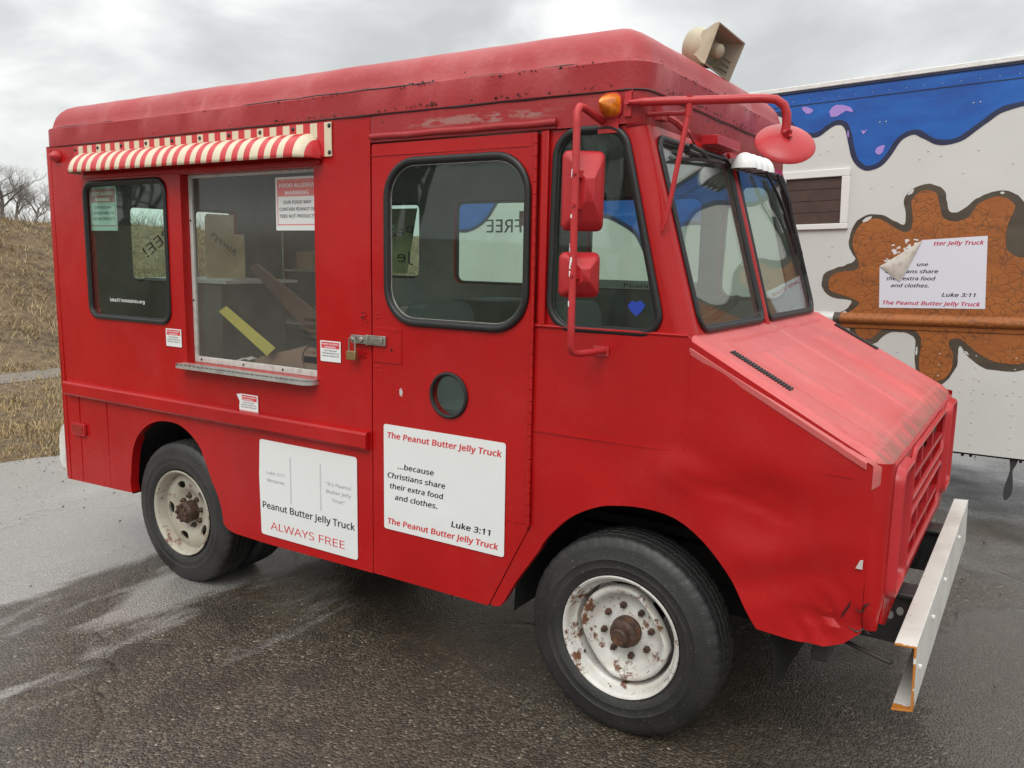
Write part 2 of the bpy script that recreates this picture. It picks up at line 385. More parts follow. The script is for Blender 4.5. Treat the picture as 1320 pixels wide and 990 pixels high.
try:
    import os
    FONT = bpy.data.fonts.load(os.path.join(bpy.utils.system_resource('DATAFILES', path='fonts'), 'NotoSansHebrew-Regular.woff2'))
except Exception:
    FONT = None
_font_cache = {}
def text_mesh(txt, bold=0., shear=0.):
    key = (txt, bold, shear)
    if key in _font_cache: return _font_cache[key]
    cu = bpy.data.curves.new('lettering', 'FONT'); cu.body = txt
    if FONT: cu.font = FONT
    cu.name = 'lettering'; cu.size = 1; cu.offset = 0 if FONT else bold; cu.shear = shear; cu.resolution_u = 3
    cu.space_character = 1.0+bold*2
    ob = bpy.data.objects.new('lettering', cu); COL.objects.link(ob); bpy.context.view_layer.update()
    me = bpy.data.meshes.new_from_object(ob.evaluated_get(bpy.context.evaluated_depsgraph_get()))
    vs = [v.co.copy() for v in me.vertices]; fs = [tuple(p.vertices) for p in me.polygons]
    bpy.data.objects.remove(ob); bpy.data.curves.remove(cu); bpy.data.meshes.remove(me)
    _font_cache[key] = (vs, fs); return vs, fs
def put_text(mb, txt, F, u0, u1, vb, cap, w, mi=0, bold=.0, shear=0., mirror=False, rot=0.):
    """text from u0 to u1, baseline vb, cap height cap, in plane F at depth w (outwards is negative)"""
    vs, fs = text_mesh(txt, bold, shear)
    x0 = min(v.x for v in vs); x1 = max(v.x for v in vs); sx = (u1-u0)/(x1-x0); sy = cap/.72
    k = bold*1.5 if (FONT and bold > 0) else 0
    for q, (ox, oy) in enumerate(((0, 0), (-1, 0), (1, 0), (0, .6), (0, -.6)) if k else ((0, 0),)):
        o = []
        for v in vs:
            a = (v.x-x0+ox*k)*sx; b = (v.y+oy*k)*sy
            if mirror: a = (u1-u0)-a
            if rot: a, b = a*math.cos(rot)-b*math.sin(rot), a*math.sin(rot)+b*math.cos(rot)
            o.append(F(u0+a, vb+b, w-.00004*q))
        mb.add(o, fs, mi)
def empty(name, loc, label, cat, group=None, local=False, rot=None):
    o = bpy.data.objects.new(name, None); COL.objects.link(o); o.location = loc; o.empty_display_size = .2
    if rot: o.rotation_euler = rot
    o['_base'] = tuple(loc)
    if local: o['_local'] = 1
    tag(o, label, cat, group); return o
def tag(o, label=None, cat=None, group=None, kind=None):
    if label: o['label'] = label
    if cat: o['category'] = cat
    if group: o['group'] = group
    if kind: o['kind'] = kind
    return o

# ------------------------------------------------------------------ ground and terrain
def sm(a, b, x):
    t = max(0, min(1, (x-a)/(b-a))); return t*t*(3-2*t)
GZ = -.020
def hz(x, y): return hz0(x, y)+GZ
def hz0(x, y):
    d = -(x+12.7)+.6*noise.noise(Vector((0, y*.15, 1)))
    if d <= 0: return 0
    h = 2.25*(sm(0, 6.2, d)*.85+.15*min(1, d/6.2))
    h += min(1, d/2)*(.28*noise.noise(Vector((x*.35, y*.35, 0)))+.14*noise.noise(Vector((x*1.3, y*1.3, 5)))+.05*noise.noise(Vector((x*4, y*4, 9))))
    if d > 7: h += sm(7, 60, d)*1.5
    return max(h, 0)
def ground():
    xs = [-900, -500, -300, -180, -110, -80, -60, -48, -40, -34, -30]+[-28+.3*i for i in range(66)]+[-8, -7, -5, 0, 6, 15, 30, 60, 120, 250, 600, 900]
    ys = [-900, -400, -200, -100, -60, -40, -28]+[-20+.35*i for i in range(140)]+[32, 40, 60, 100, 200, 400, 900]
    vs = [(x, y, hz(x, y)) for y in ys for x in xs]; n = len(xs)
    fs = [(j*n+i, j*n+i+1, (j+1)*n+i+1, (j+1)*n+i) for j in range(len(ys)-1) for i in range(n-1)]
    def gb(t, p, tc):
        c = mixc(t, rmp(t, noise_(t, tc, .9, 8, rough=.7), [(.35, 0.), (.65, 1.)]), (.17, .115, .065), (.075, .055, .036))
        c = mixc(t, rmp(t, noise_(t, tc, 7, 8, rough=.75), [(.42, 0.), (.62, 1.)]), c, (.25, .18, .10))
        t.links.new(c, p.inputs['Base Color'])
        b = nd(t, 'ShaderNodeBump', i_Distance=.08, i_Strength=1); t.links.new(noise_(t, tc, 12, 8, rough=.7), b.inputs['Height']); t.links.new(b.outputs[0], p.inputs['Normal'])
    mb = MB(); mb.add(vs, fs)
    return tag(mb.build('ground', mat('dead_grass_soil', rough=.95, build=gb), recalc=False, smooth=60), kind='structure')
ground()
def edge_x(y): return -7.25+.33*max(-2, min(8, y))*.9*.33+.10*noise.noise(Vector((0, y*1.3, 0)))+.05*noise.noise(Vector((3, y*5, 0)))
def asphalt_b(t, p, tc):
    vo = nd(t, 'ShaderNodeTexVoronoi', i_Scale=95); t.links.new(tc.outputs['Object'], vo.inputs[0])
    vo2 = nd(t, 'ShaderNodeTexVoronoi', i_Scale=210); t.links.new(tc.outputs['Object'], vo2.inputs[0])
    stone = rmp(t, vo.outputs['Color'], [(.0, (.016, .0125, .009)), (.4, (.042, .033, .023)), (.75, (.095, .077, .054)), (.92, (.19, .16, .115)), (1., (.62, .54, .42))])
    big = noise_(t, tc, .55, 5)
    sp = nd(t, 'ShaderNodeSeparateXYZ'); t.links.new(tc.outputs['Object'], sp.inputs[0]); X, Y = sp.outputs[0], sp.outputs[1]
    c = mixc(t, rmp(t, big, [(.38, 0.), (.62, 1.)]), stone, mixc(t, .5, stone, (.060, .040, .022)))
    c = mixc(t, mth(t, 'MULTIPLY', rmp(t, noise_(t, tc, 3.5, 6), [(.50, 0.), (.62, 1.)]), .55), c, (.022, .015, .009))   # oily blotches
    pale = rmp(t, noise_(t, tc, .33, 6, rough=.6), [(.50, 0.), (.66, 1.)])
    c = mixc(t, mth(t, 'MULTIPLY', pale, .2), c, (.15, .13, .105))
    # sky reflected on the wet surface, painted as pale streaks towards the verge
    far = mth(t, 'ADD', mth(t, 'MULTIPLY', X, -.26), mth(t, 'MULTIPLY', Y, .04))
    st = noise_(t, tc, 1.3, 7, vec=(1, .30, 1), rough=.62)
    sheen_m = mth(t, 'ADD', far, mth(t, 'MULTIPLY', mth(t, 'SUBTRACT', st, .5), 2.0))
    sky_sheen = rmp(t, sheen_m, [(.86, 0.), (1.95, 1.)])
    c = mixc(t, mth(t, 'MULTIPLY', sky_sheen, .80), c, mixc(t, .45, (.52, .51, .485), stone))
    # damp brown stain with a hard edge in front of the bumper
    ew = mth(t, 'ADD', mth(t, 'POWER', mth(t, 'DIVIDE', mth(t, 'SUBTRACT', X, .35), .75), 2), mth(t, 'POWER', mth(t, 'DIVIDE', mth(t, 'SUBTRACT', Y, 1.35), 1.15), 2))
    stain = rmp(t, mth(t, 'ADD', ew, mth(t, 'MULTIPLY', mth(t, 'SUBTRACT', noise_(t, tc, 3, 5), .5), 1.3)), [(.82, 1.), (.92, 0.)])
    c = mixc(t, mth(t, 'MULTIPLY', stain, .62), c, (.040, .026, .013))
    t.links.new(c, p.inputs['Base Color'])
    wet = rmp(t, noise_(t, tc, .42, 6, vec=(1, 1.4, 1), rough=.6), [(.36, 0.), (.56, 1.)])
    wf = rmp(t, noise_(t, tc, 3.3, 5), [(.3, .75), (.7, 1.)])
    wet = mth(t, 'MAXIMUM', mth(t, 'MULTIPLY', wet, wf), mth(t, 'MAXIMUM', sky_sheen, stain))
    pud = rmp(t, mth(t, 'ADD', noise_(t, tc, .8, 4, vec=(1, .6, 1)), mth(t, 'MULTIPLY', sky_sheen, .05)), [(.60, 0.), (.80, 1.)])
    t.links.new(rmp(t, wet, [(0., .60), (1., .34)]), p.inputs['Roughness'])
    p.inputs['Coat IOR'].default_value = 1.5
    cw = mth(t, 'MAXIMUM', mth(t, 'MULTIPLY', wet, .85), pud)
    t.links.new(mth(t, 'ADD', cw, .2, True), p.inputs['Coat Weight'])
    t.links.new(rmp(t, cw, [(0., .40), (1., .12)]), p.inputs['Coat Roughness'])
    h = mth(t, 'ADD', mth(t, 'MULTIPLY', vo.outputs['Distance'], -1.0), mth(t, 'MULTIPLY', vo2.outputs['Distance'], -.3))
    h = mth(t, 'ADD', h, mth(t, 'MULTIPLY', noise_(t, tc, 25, 4), .5))
    ck = nd(t, 'ShaderNodeTexVoronoi', feature='DISTANCE_TO_EDGE', i_Scale=.42); wn = nd(t, 'ShaderNodeTexNoise', i_Scale=2.2, i_Detail=6); t.links.new(tc.outputs['Object'], wn.inputs[0])
    wv = nd(t, 'ShaderNodeMix', data_type='VECTOR'); wv.inputs[0].default_value = .35; t.links.new(tc.outputs['Object'], wv.inputs[4]); t.links.new(wn.outputs['Color'], wv.inputs[5]); t.links.new(wv.outputs[1], ck.inputs[0])
    crk = rmp(t, ck.outputs[0], [(.0, 1.), (.006, 0.)]); crk = mth(t, 'MULTIPLY', crk, rmp(t, noise_(t, tc, .7, 3), [(.48, 0.), (.55, 1.)]))
    h = mth(t, 'SUBTRACT', mth(t, 'MULTIPLY', h, mth(t, 'SUBTRACT', 1, mth(t, 'MULTIPLY', sky_sheen, .3))), mth(t, 'MULTIPLY', crk, 1.6))
    b = nd(t, 'ShaderNodeBump', i_Distance=.0075); t.links.new(h, b.inputs['Height']); t.links.new(mth(t, 'SUBTRACT', 1, mth(t, 'MULTIPLY', pud, .8)), b.inputs['Strength'])
    t.links.new(b.outputs[0], p.inputs['Normal'])
    bc = nd(t, 'ShaderNodeBump', i_Distance=.0024); t.links.new(h, bc.inputs['Height']); t.links.new(mth(t, 'SUBTRACT', 1, mth(t, 'MULTIPLY', pud, .95)), bc.inputs['Strength'])
    t.links.new(bc.outputs[0], p.inputs['Coat Normal'])
def asphalt():
    ys = [-60, -30, -15]+[-10+.15*i for i in range(200)]+[25, 40, 60]
    mb = MB(); vs = []; fs = []
    xr = [0, .0006, .02, .06, .2, .5, 1]
    for y in ys:
        e = edge_x(y)
        for k in xr: vs.append((e+(45-e)*k, y, GZ+.004 if k else GZ-.02))
    n = len(xr)
    fs = [(j*n+i, j*n+i+1, (j+1)*n+i+1, (j+1)*n+i) for j in range(len(ys)-1) for i in range(n-1)]
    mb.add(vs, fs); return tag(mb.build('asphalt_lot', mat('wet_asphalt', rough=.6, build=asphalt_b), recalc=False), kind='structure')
asphalt()
def path_b(t, p, tc):
    c = mixc(t, rmp(t, noise_(t, tc, 30, 6), [(.35, 0.), (.65, 1.)]), (.12, .10, .08), (.22, .19, .16)); t.links.new(c, p.inputs['Base Color'])
mb = MB(); ys = [-20+.5*i for i in range(90)]
mb.add([(x+.15*noise.noise(Vector((x, y*.6, 0))), y, GZ+.006) for y in ys for x in (-12.25, -11.45)], [(2*i, 2*i+1, 2*i+3, 2*i+2) for i in range(89)])
tag(mb.build('gravel_path', mat('grey_gravel', rough=.9, build=path_b), recalc=False), kind='structure')

# dry grass, as blades of real geometry
def blades(name, n, region, hmin, hmax, wmin, cols, lean=.6, clump=0):
    rs = np.random.RandomState(len(name)+n); vs = []; fs = []; mi = []
    cnt = 0
    while cnt < n:
        x, y = region(rs)
        if x > edge_x(y)-.02+abs(rs.normal(0, .05)) or -12.2 < x < -11.5: 
            if x > edge_x(y)-.02 or rs.rand() < .78: cnt += 1; continue
        z0 = hz(x, y)-.02
        k = 5 if clump == 0 else clump
        dens = noise.noise(Vector((x*.9, y*.9, 2)))
        if x < -8.6 and noise.noise(Vector((x*.7, y*.7, 11))) > .25 and rs.rand() < .8: cnt += 1; continue
        ht = (hmin+(hmax-hmin)*rs.rand()**2)*(1+.7*dens)
        for _ in range(k):
            a = rs.rand()*2*PI; h = ht*(.5+.7*rs.rand()); w = wmin*(1+rs.rand())
            dx, dy = math.cos(a), math.sin(a); l = lean*h*(.3+rs.rand()); px, py = x+rs.normal(0, .04), y+rs.normal(0, .04)
            b = len(vs)
            vs += [(px-dy*w, py+dx*w, z0), (px+dy*w, py-dx*w, z0), (px+dx*l*.45-dy*w*.7, py+dy*l*.45+dx*w*.7, z0+h*.62), (px+dx*l*.45+dy*w*.7, py+dy*l*.45-dx*w*.7, z0+h*.62), (px+dx*l, py+dy*l, z0+h)]
            fs += [(b, b+1, b+3, b+2), (b+2, b+3, b+4)]; c = rs.randint(len(cols)); mi += [c, c]
        cnt += 1
    mb = MB(); mb.v = vs; mb.f = fs; mb.m = mi
    return tag(mb.build(name, cols, recalc=False, smooth=0), kind='stuff')
G1 = mat('straw_grass', (.42, .30, .15), .85); G2 = mat('pale_straw', (.50, .385, .22), .85); G3 = mat('brown_stalks', (.19, .125, .07), .9); G4 = mat('olive_grass', (.22, .19, .085), .9)
def reg_flat(rs): return (-12.9+5.9*rs.rand()**.8, -2+10*rs.rand()**1.1)
def reg_hill(rs):
    x = -12.4-8*rs.rand(); return x, -2+19*rs.rand()
blades('dry_grass', 26000, reg_flat, .02, .09, .003, [G1, G2, G1, G3, G4])
blades('hillside_brush', 24000, reg_hill, .03, .15, .003, [G1, G3, G2, G3, G1, G4], lean=1.5)
tag(bpy.data.objects['dry_grass'], 'flattened straw coloured grass between the asphalt edge and the bank', None)
tag(bpy.data.objects['hillside_brush'], 'dry brown weeds covering the steep bank behind the truck')
# loose stones on the asphalt
mb = MB(); rs = np.random.RandomState(5)
for i in range(900):
    x = -7.2+9*rs.rand(); y = -2.6+9*rs.rand(); r = .003+.006*rs.rand()**3
    if i < 250: x = -7.1+1.6*rs.rand()**2; y = -1+4*rs.rand()
    M = Matrix.Translation((x, y, GZ+.004+r*.4)) @ Matrix.Rotation(rs.rand()*6, 4, 'Z')
    vs = [M @ Vector((a*r*(1+.4*rs.rand()), b*r*(1+.4*rs.rand()), c*r*.7)) for a, b, c in ((1,0,0),(0,1,0),(-1,0,0),(0,-1,0),(0,0,1),(0,0,-1))]
    mb.add(vs, [(0,1,4),(1,2,4),(2,3,4),(3,0,4),(1,0,5),(2,1,5),(3,2,5),(0,3,5)])
o = mb.build('loose_grit', mat('grey_grit', (.10, .09, .08), .7), recalc=False, smooth=0); tag(o, 'scattered pebbles lying on the wet asphalt', kind='stuff')

# ------------------------------------------------------------------ bare trees
BARK = mat('grey_brown_bark', (.15, .13, .115), .9, bump=(20, .01), var=(8, (.22, .20, .18), .4, .7))
def tree_mesh(seed, H, levels=5, spread=.6):
    rs = random.Random(seed); tk = MB(); br = MB()
    def grow(p, d, l, r, lv):
        n = 4; pts = [p.copy()]; q = p.copy(); dd = d.copy(); rr = [r]
        for i in range(n):
            dd = (dd+Vector((rs.uniform(-1, 1), rs.uniform(-1, 1), rs.uniform(-.4, .8)))*.13*(1+lv*.25)).normalized()
            q = q+dd*(l/n); pts.append(q.copy()); rr.append(r*(1-.5*(i+1)/n))
        (tk if lv == 0 else br).tube(pts, rr, 7 if lv == 0 else (5 if lv < 2 else 3), cap=False)
        if lv >= levels: return
        k = rs.randint(4, 6) if lv < levels-1 else 5
        for i in range(k):
            f = .35+.65*(i+rs.random())/k if lv else .45+.55*(i+rs.random())/k
            j = min(n-1, int(f*n)); t = f*n-j; bp = pts[j].lerp(pts[j+1], min(t, 1))
            ax = Vector((rs.uniform(-1, 1), rs.uniform(-1, 1), rs.uniform(-.3, .5))).normalized()
            nd_ = (dd*(1-spread)+ax*spread+Vector((0, 0, .18))).normalized()
            grow(bp, nd_, l*rs.uniform(.5, .72), rr[j]*.55, lv+1)
    grow(Vector((0, 0, -.1)), Vector((rs.uniform(-.1, .1), rs.uniform(-.1, .1), 1)), H*.42, H*.028, 0)
    return tk, br
def bare_tree(x, y, H, seed, label, levels=5, group='bare winter trees'):
    z = hz(x, y); t = empty('bare_tree', (x, y, z), label, 'tree', group, local=True)
    tk, br = tree_mesh(seed, H, levels); tk.build('trunk', BARK, t, recalc=False, smooth=60); br.build('crown', BARK, t, recalc=False, smooth=0)
    return t
T1 = bare_tree(-25.5, 12.3, 3.0, 3, 'tallest bare tree on the grassy bank, beside the rear edge of the red truck')
T2 = bare_tree(-29, 11.6, 3.2, 11, 'thin bare tree on the bank at the left edge of the photo')
for i, (x, y, s, src, lab) in enumerate([(-27.5, 13.6, .75, T1, 'small leafless sapling behind the tallest tree on the bank'), (-33, 14.0, .8, T2, 'bare tree set farthest back beyond the bank crest'),
        (-24, 10.6, .5, T2, 'low leafless shrub-like tree on the bank crest'), (-30.5, 13.4, .75, T1, 'bushy bare tree between two others on the bank crest'), (-24.5, 15.5, .95, T2, 'bare tree on the bank hidden mostly by the truck'),
        (-23.0, 3.0, 1.1, T1, 'bare tree on the bank just outside the left of the view'), (-25, -4, 1.2, T2, 'wide bare tree on the bank well left of the truck')]):
    c = src.copy(); COL.objects.link(c); c.location = (x, y, hz(x, y)); c.scale = (s,)*3; c.rotation_euler = (0, 0, i*1.3); c['label'] = lab
    for ch in src.children:
        d = ch.copy(); COL.objects.link(d); d.parent = c
B1 = bare_tree(-12, -12, 9, 21, 'tall bare tree behind the photographer, mirrored in the truck windows', 5, 'bare trees across the lot')
for i, (x, y, s, lab) in enumerate([(-22, -11, .9, 'spreading bare tree across the lot mirrored in the rear window'), (-7.5, -13, .8, 'bare tree across the lot mirrored in the cab side window'), (-15, -14.5, 1.05, 'broad bare tree across the lot mirrored beside the tallest one'), (-27, -15, 1.05, 'bare tree farthest across the lot, seen only as a reflection')]):
    c = B1.copy(); COL.objects.link(c); c.location = (x, y, GZ); c.scale = (s,)*3; c.rotation_euler = (0, 0, 1+i*2.1); c['label'] = lab
    for ch in B1.children:
        d = ch.copy(); COL.objects.link(d); d.parent = c
# low thicket on the crest
mb = MB(); rs = random.Random(4)
for i in range(1500):
    x = -20-9*rs.random(); y = 3+14*rs.random(); z = hz(x, y); h = .3+.7*rs.random()**2
    p = Vector((x, y, z-.05)); q = p+Vector((rs.uniform(-.4, .4), rs.uniform(-.4, .4), 1))*h*.5; e = q+Vector((rs.uniform(-.6, .6), rs.uniform(-.6, .6), .8))*h*.6
    mb.tube([p, q, e], [.008, .005, .002], 3, cap=False)
    mb.tube([q, q+Vector((rs.uniform(-.7, .7), rs.uniform(-.7, .7), .6))*h*.5], [.004, .0015], 3, cap=False)
tag(mb.build('bare_thicket', BARK, recalc=False, smooth=0), 'low leafless thicket along the top of the bank', kind='stuff')

# ================================================================== THE RED TRUCK
WU = 1.80; WL = 1.85
truck = empty('food_truck', (-2.6, .9, 0), 'red step van food truck with striped awning, hinged side door and white front bumper', 'food truck')
FS = lambda u, v, w: Vector((u, w, v))                    # near side, outwards is -y
FF = lambda u, v, w: Vector((u, WU-w, v))                 # far side
FR = lambda u, v, w: Vector((-4.90+w, u, v))              # rear wall
FN = lambda u, v, w: Vector((-.337-w, u, v))              # nose face
sl = math.hypot(.295, 1); WN = Vector((1, 0, .295))/sl; WT = Vector((-.295, 0, 1))/sl
FW = lambda u, v, w: Vector((-.987, u, 1.495)) + WT*v - WN*w     # windshield plane, v along the slope
PM = [RED, LINER]; PU = [REDUP, LINER]

WIN1 = rrect(-4.515, 1.372, -3.79, 2.110, .07)
WIN2 = rpoly([(-2.325, 1.467), (-1.631, 1.467), (-1.631, 2.128), (-2.325, 2.128)], .15, 8)
QW = rpoly([(-1.550, 1.488), (-1.085, 1.488), (-1.262, 2.200), (-1.536, 2.200)], [.10, .07, .09, .10], 8)
SERV = [(-3.675, 1.184), (-2.745, 1.184), (-2.745, 2.122), (-3.675, 2.122)]
ARCH_R = [(-4.86, .378), (-4.255, .399), (-4.214, .401), (-4.224, .453), (-4.203, .577), (-4.181, .662), (-4.132, .741), (-4.049, .804), (-3.964, .838), (-3.892, .850), (-3.812, .851), (-3.745, .838), (-3.671, .803), (-3.605, .75), (-3.570, .69), (-3.527, .605), (-3.479, .478), (-3.431, .365), (-3.354, .336), (-3.146, .332), (-2.416, .339)]
AR = ARCH_R[:4]+smoothp(ARCH_R[4:19], 3)+ARCH_R[19:]
panel('side_panel', AR+[(-2.416, 2.318), (-4.86, 2.318)], FS, [WIN1, SERV], .05, .07, PM, truck, amp=.003)
panel('door', rpoly([(-2.409, .343), (-1.791, .345), (-1.612, .700), (-1.612, 2.196), (-2.403, 2.196)], [.01, .01, .02, .01, .01], 3), lambda u, v, w: Vector((u, w-.004, v)), [WIN2, [(-1.996+.088*math.cos(a), 1.190+.088*math.sin(a)) for a in [2*PI*i/28 for i in range(28)]]], .035, .07, PM, truck, amp=.002)
panel('header_panel', [(-2.413, 2.203), (-1.255, 2.203), (-1.235, 2.318), (-2.413, 2.318)], FS, [], .04, .06, PU, truck, amp=.0035)
def uppil(z): return -.987-.295*(z-1.495)-.062
panel('cab_window_panel', [(-1.603, 1.503), (uppil(1.503), 1.503), (uppil(2.2), 2.2), (-1.603, 2.2)], lambda u, v, w: Vector((u, w+.012, v)), [QW], .035, .06, PM, truck, amp=.0015)
ARCH_F = [(-1.768, .347), (-1.735, .355), (-1.716, .38), (-1.663, .474), (-1.566, .617), (-1.543, .66), (-1.503, .711), (-1.427, .784), (-1.331, .838), (-1.253, .861), (-1.132, .874), (-1.015, .859), (-.913, .799), (-.827, .712), (-.767, .616), (-.73, .557), (-.71, .532), (-.595, .523), (-.497, .525), (-.439, .547), (-.392, .592)]
def crumple(u, v):
    # pushed-in lower front corner, soft dents and creases in the fender skin
    k = sm(.30, .0, math.hypot(u+.38, (v-.58)*1.3)); k2 = sm(.12, 0, abs(v-1.02+.2*(u+.8)))*sm(.5, .1, abs(u+.75))
    dd = .020*sm(.17, .03, math.hypot((u+.72)*.8, v-.93))+.012*sm(.10, .0, abs(v-.70-.35*(u+.7)))*sm(.30, .1, abs(u+.62))-.010*sm(.14, .02, math.hypot(u+1.0, (v-1.03)*1.5))
    cre = .006*sm(.02, 0, abs((v-.98)+.25*(u+.85)+.02*noise.noise(Vector((u*9, 0, 0)))))*sm(.25, .1, abs(u+.82))
    k *= 1.45
    return dd+cre+k*(.030*abs(noise.noise(Vector((u*14+v*8, v*20, 0))))+.010*noise.noise(Vector((u*30, v*34, 0)))+.012)+.004*k2
AF = ARCH_F[:3]+smoothp(ARCH_F[3:17], 3)+ARCH_F[17:]
panel('fender_panel', AF+[(-.385, 1.150), (-.985, 1.478), (-1.0, 1.497), (-1.604, 1.497), (-1.604, .712), (-1.782, .353)], FS, [], .03, .024, PM, truck, amp=.007, extra=crumple)
rs = random.Random(17)
for (cx, cz, n_) in ((-.430, .600, 5), (-.455, .640, 4), (-.405, .665, 4)):
    mb = MB(); P_ = [Vector((cx+.02*i*(1 if n_ == 5 else .5)+rs.uniform(-.008, .008), -.0045+crumple(cx, cz)*0, cz+rs.uniform(-.012, .012)+(.016*i if n_ < 5 else 0))) for i in range(n_)]
    P_ = [Vector((p_.x, dents(p_.x, 0, p_.z, .007)+crumple(p_.x, p_.z)-.002, p_.z)) for p_ in P_]
    mb.tube(P_, [.0006]+[.0030]*(n_-2)+[.0006], 5); mb.build('torn_crease', BLACK, truck)
# belt ledge between lower and upper cab side
mb = MB(); mb.tube([(-1.60, .006, 1.497), (-1.0, .006, 1.497)], .011, 10, flat=(1, .7, (0, 0, 1))); mb.build('belt_ledge', RED, truck)
# A pillar corner strips (near, far)
for side in (0, 1):
    mb = MB(); rows = []
    for i in range(16):
        z = 1.49+(2.205-1.49)*i/15; row = []
        for k in range(9):
            a = (PI/2)*k/8; xo = uppil(z)+.062*math.sin(a); yo = .012+.055*(1-math.cos(a))
            row.append((xo, yo if side == 0 else WU-yo, z))
        rows += row
    mb.add(rows, [(i*9+k, i*9+k+1, (i+1)*9+k+1, (i+1)*9+k) for i in range(15) for k in range(8)])
    mb.build('windshield_pillar', RED, truck)
# windshield panel
vt = (2.205-1.495)*sl
WS1 = rpoly([(.085, .008), (.835, .006), (.850, vt-.035), (.085, vt-.035)], [.07, .05, .06, .06])
WS2 = rpoly([(.905, .006), (1.715, .008), (1.715, vt-.035), (.920, vt-.035)], [.05, .07, .06, .06])
panel('windshield_panel', [(.067, -.02), (WU-.067, -.02), (WU-.067, vt), (.067, vt)], FW, [WS1, WS2], .03, .07, PM, truck, amp=.001)
mb = MB(); mb.tube([FW(.868, -.02, -.004), FW(.885, vt-.01, -.004)], .02, 10, flat=(1, .5, tuple(WN))); mb.build('centre_mullion', RED, truck)
# cowl header above windshield, wraps the corner
mb = MB()
def roofring(z, off, x1=-1.197, rr=.075, y0=0., y1=WU, x0=-4.90, rb=.07, n=9):
    o = []
    for cx, cy, a0, r in ((x1-rr, y0+rr, -PI/2, rr), (x1-rr, y1-rr, 0, rr), (x0+rb, y1-rb, PI/2, rb), (x0+rb, y0+rb, PI, rb)):
        for k in range(n):
            a = a0+PI/2*k/(n-1); o.append((cx+(r-off)*math.cos(a) if r > off else cx+(.004)*math.cos(a)-0, cy+max(r-off, .004)*math.sin(a), z))
    return o
def subd(ring, step=.09):
    o = []
    for i, p in enumerate(ring):
        q = ring[(i+1) % len(ring)]; d = (Vector(q)-Vector(p)).length; n = max(1, round(d/step))
        for k in range(n): o.append(tuple(Vector(p).lerp(Vector(q), k/n)))
    return o
hr = []
for z, dx in ((2.190, .012), (2.200, .002), (2.203, 0), (2.318, 0)):
    pts = []
    x1 = -1.197
    for k in range(9):
        a = -PI/2+PI/2*k/8; pts.append((x1-.06+(.06-dx)*math.cos(a), .06+(.06-dx)*math.sin(a), z))
    for k in range(9):
        a = PI/2*k/8; pts.append((x1-.06+(.06-dx)*math.cos(a), WU-.06+(.06-dx)*math.sin(a), z))
    hr.append(pts)
n = 18; mb.add([p for r_ in hr for p in r_], [(i*n+k, i*n+k+1, (i+1)*n+k+1, (i+1)*n+k) for i in range(3) for k in range(n-1)])
mb.build('windshield_header', REDUP, truck)
# rear corners + rear wall + far side
for side in (0, 1):
    mb = MB(); rows = []
    for i in range(20):
        z = .378+(2.318-.378)*i/19
        for k in range(7):
            a = PI/2*k/6; x = -4.86-.04*math.sin(a); y = .04*(1-math.cos(a)); rows.append((x, y if side == 0 else WU-y, z))
    mb.add(rows, [(i*7+k, i*7+k+1, (i+1)*7+k+1, (i+1)*7+k) for i in range(19) for k in range(6)]); mb.build('rear_corner', RED, truck)
RW = rrect(.50, 1.55, .83, 2.03, .05); RW2 = rrect(.98, 1.55, 1.31, 2.03, .05)
panel('rear_wall', [(.04, .378), (WU-.04, .378), (WU-.04, 2.318), (.04, 2.318)], FR, [RW, RW2], .03, .15, PM, truck)
FW1 = rrect(-3.30, 1.57, -2.72, 2.10, .06); FW2 = rrect(-4.10, 1.59, -3.59, 2.10, .06); FW3 = rrect(-2.32, 1.57, -1.62, 2.10, .07)
panel('far_side_panel', [(-4.86, .378), (-1.26, .378), (-1.26, 1.47), (-1.56, 1.47), (-1.56, 2.318), (-4.86, 2.318)], FF, [FW1, FW2, FW3], .03, .15, PM, truck)
panel('far_fender_panel', [(-1.26, .62), (-.392, .592), (-.385, 1.15), (-.985, 1.478), (-1.26, 1.497)], lambda u, v, w: Vector((u, WL-w, v)), [], .03, .12, PM, truck)
mb = MB(); mb.box((-1.265, WU-.02, 1.47), (-.99, WL, 1.492)); mb.build('far_belt_ledge', RED, truck)
QWF = rpoly([(-1.52, 1.54), (-1.12, 1.54), (-1.275, 2.15), (-1.50, 2.15)], .08, 5)
panel('far_window_panel', [(-1.56, 1.47), (uppil(1.47), 1.47), (uppil(2.2), 2.2), (-1.26, 2.2), (-1.26, 2.318), (-1.56, 2.318)], FF, [QWF], .03, .12, PM, truck)

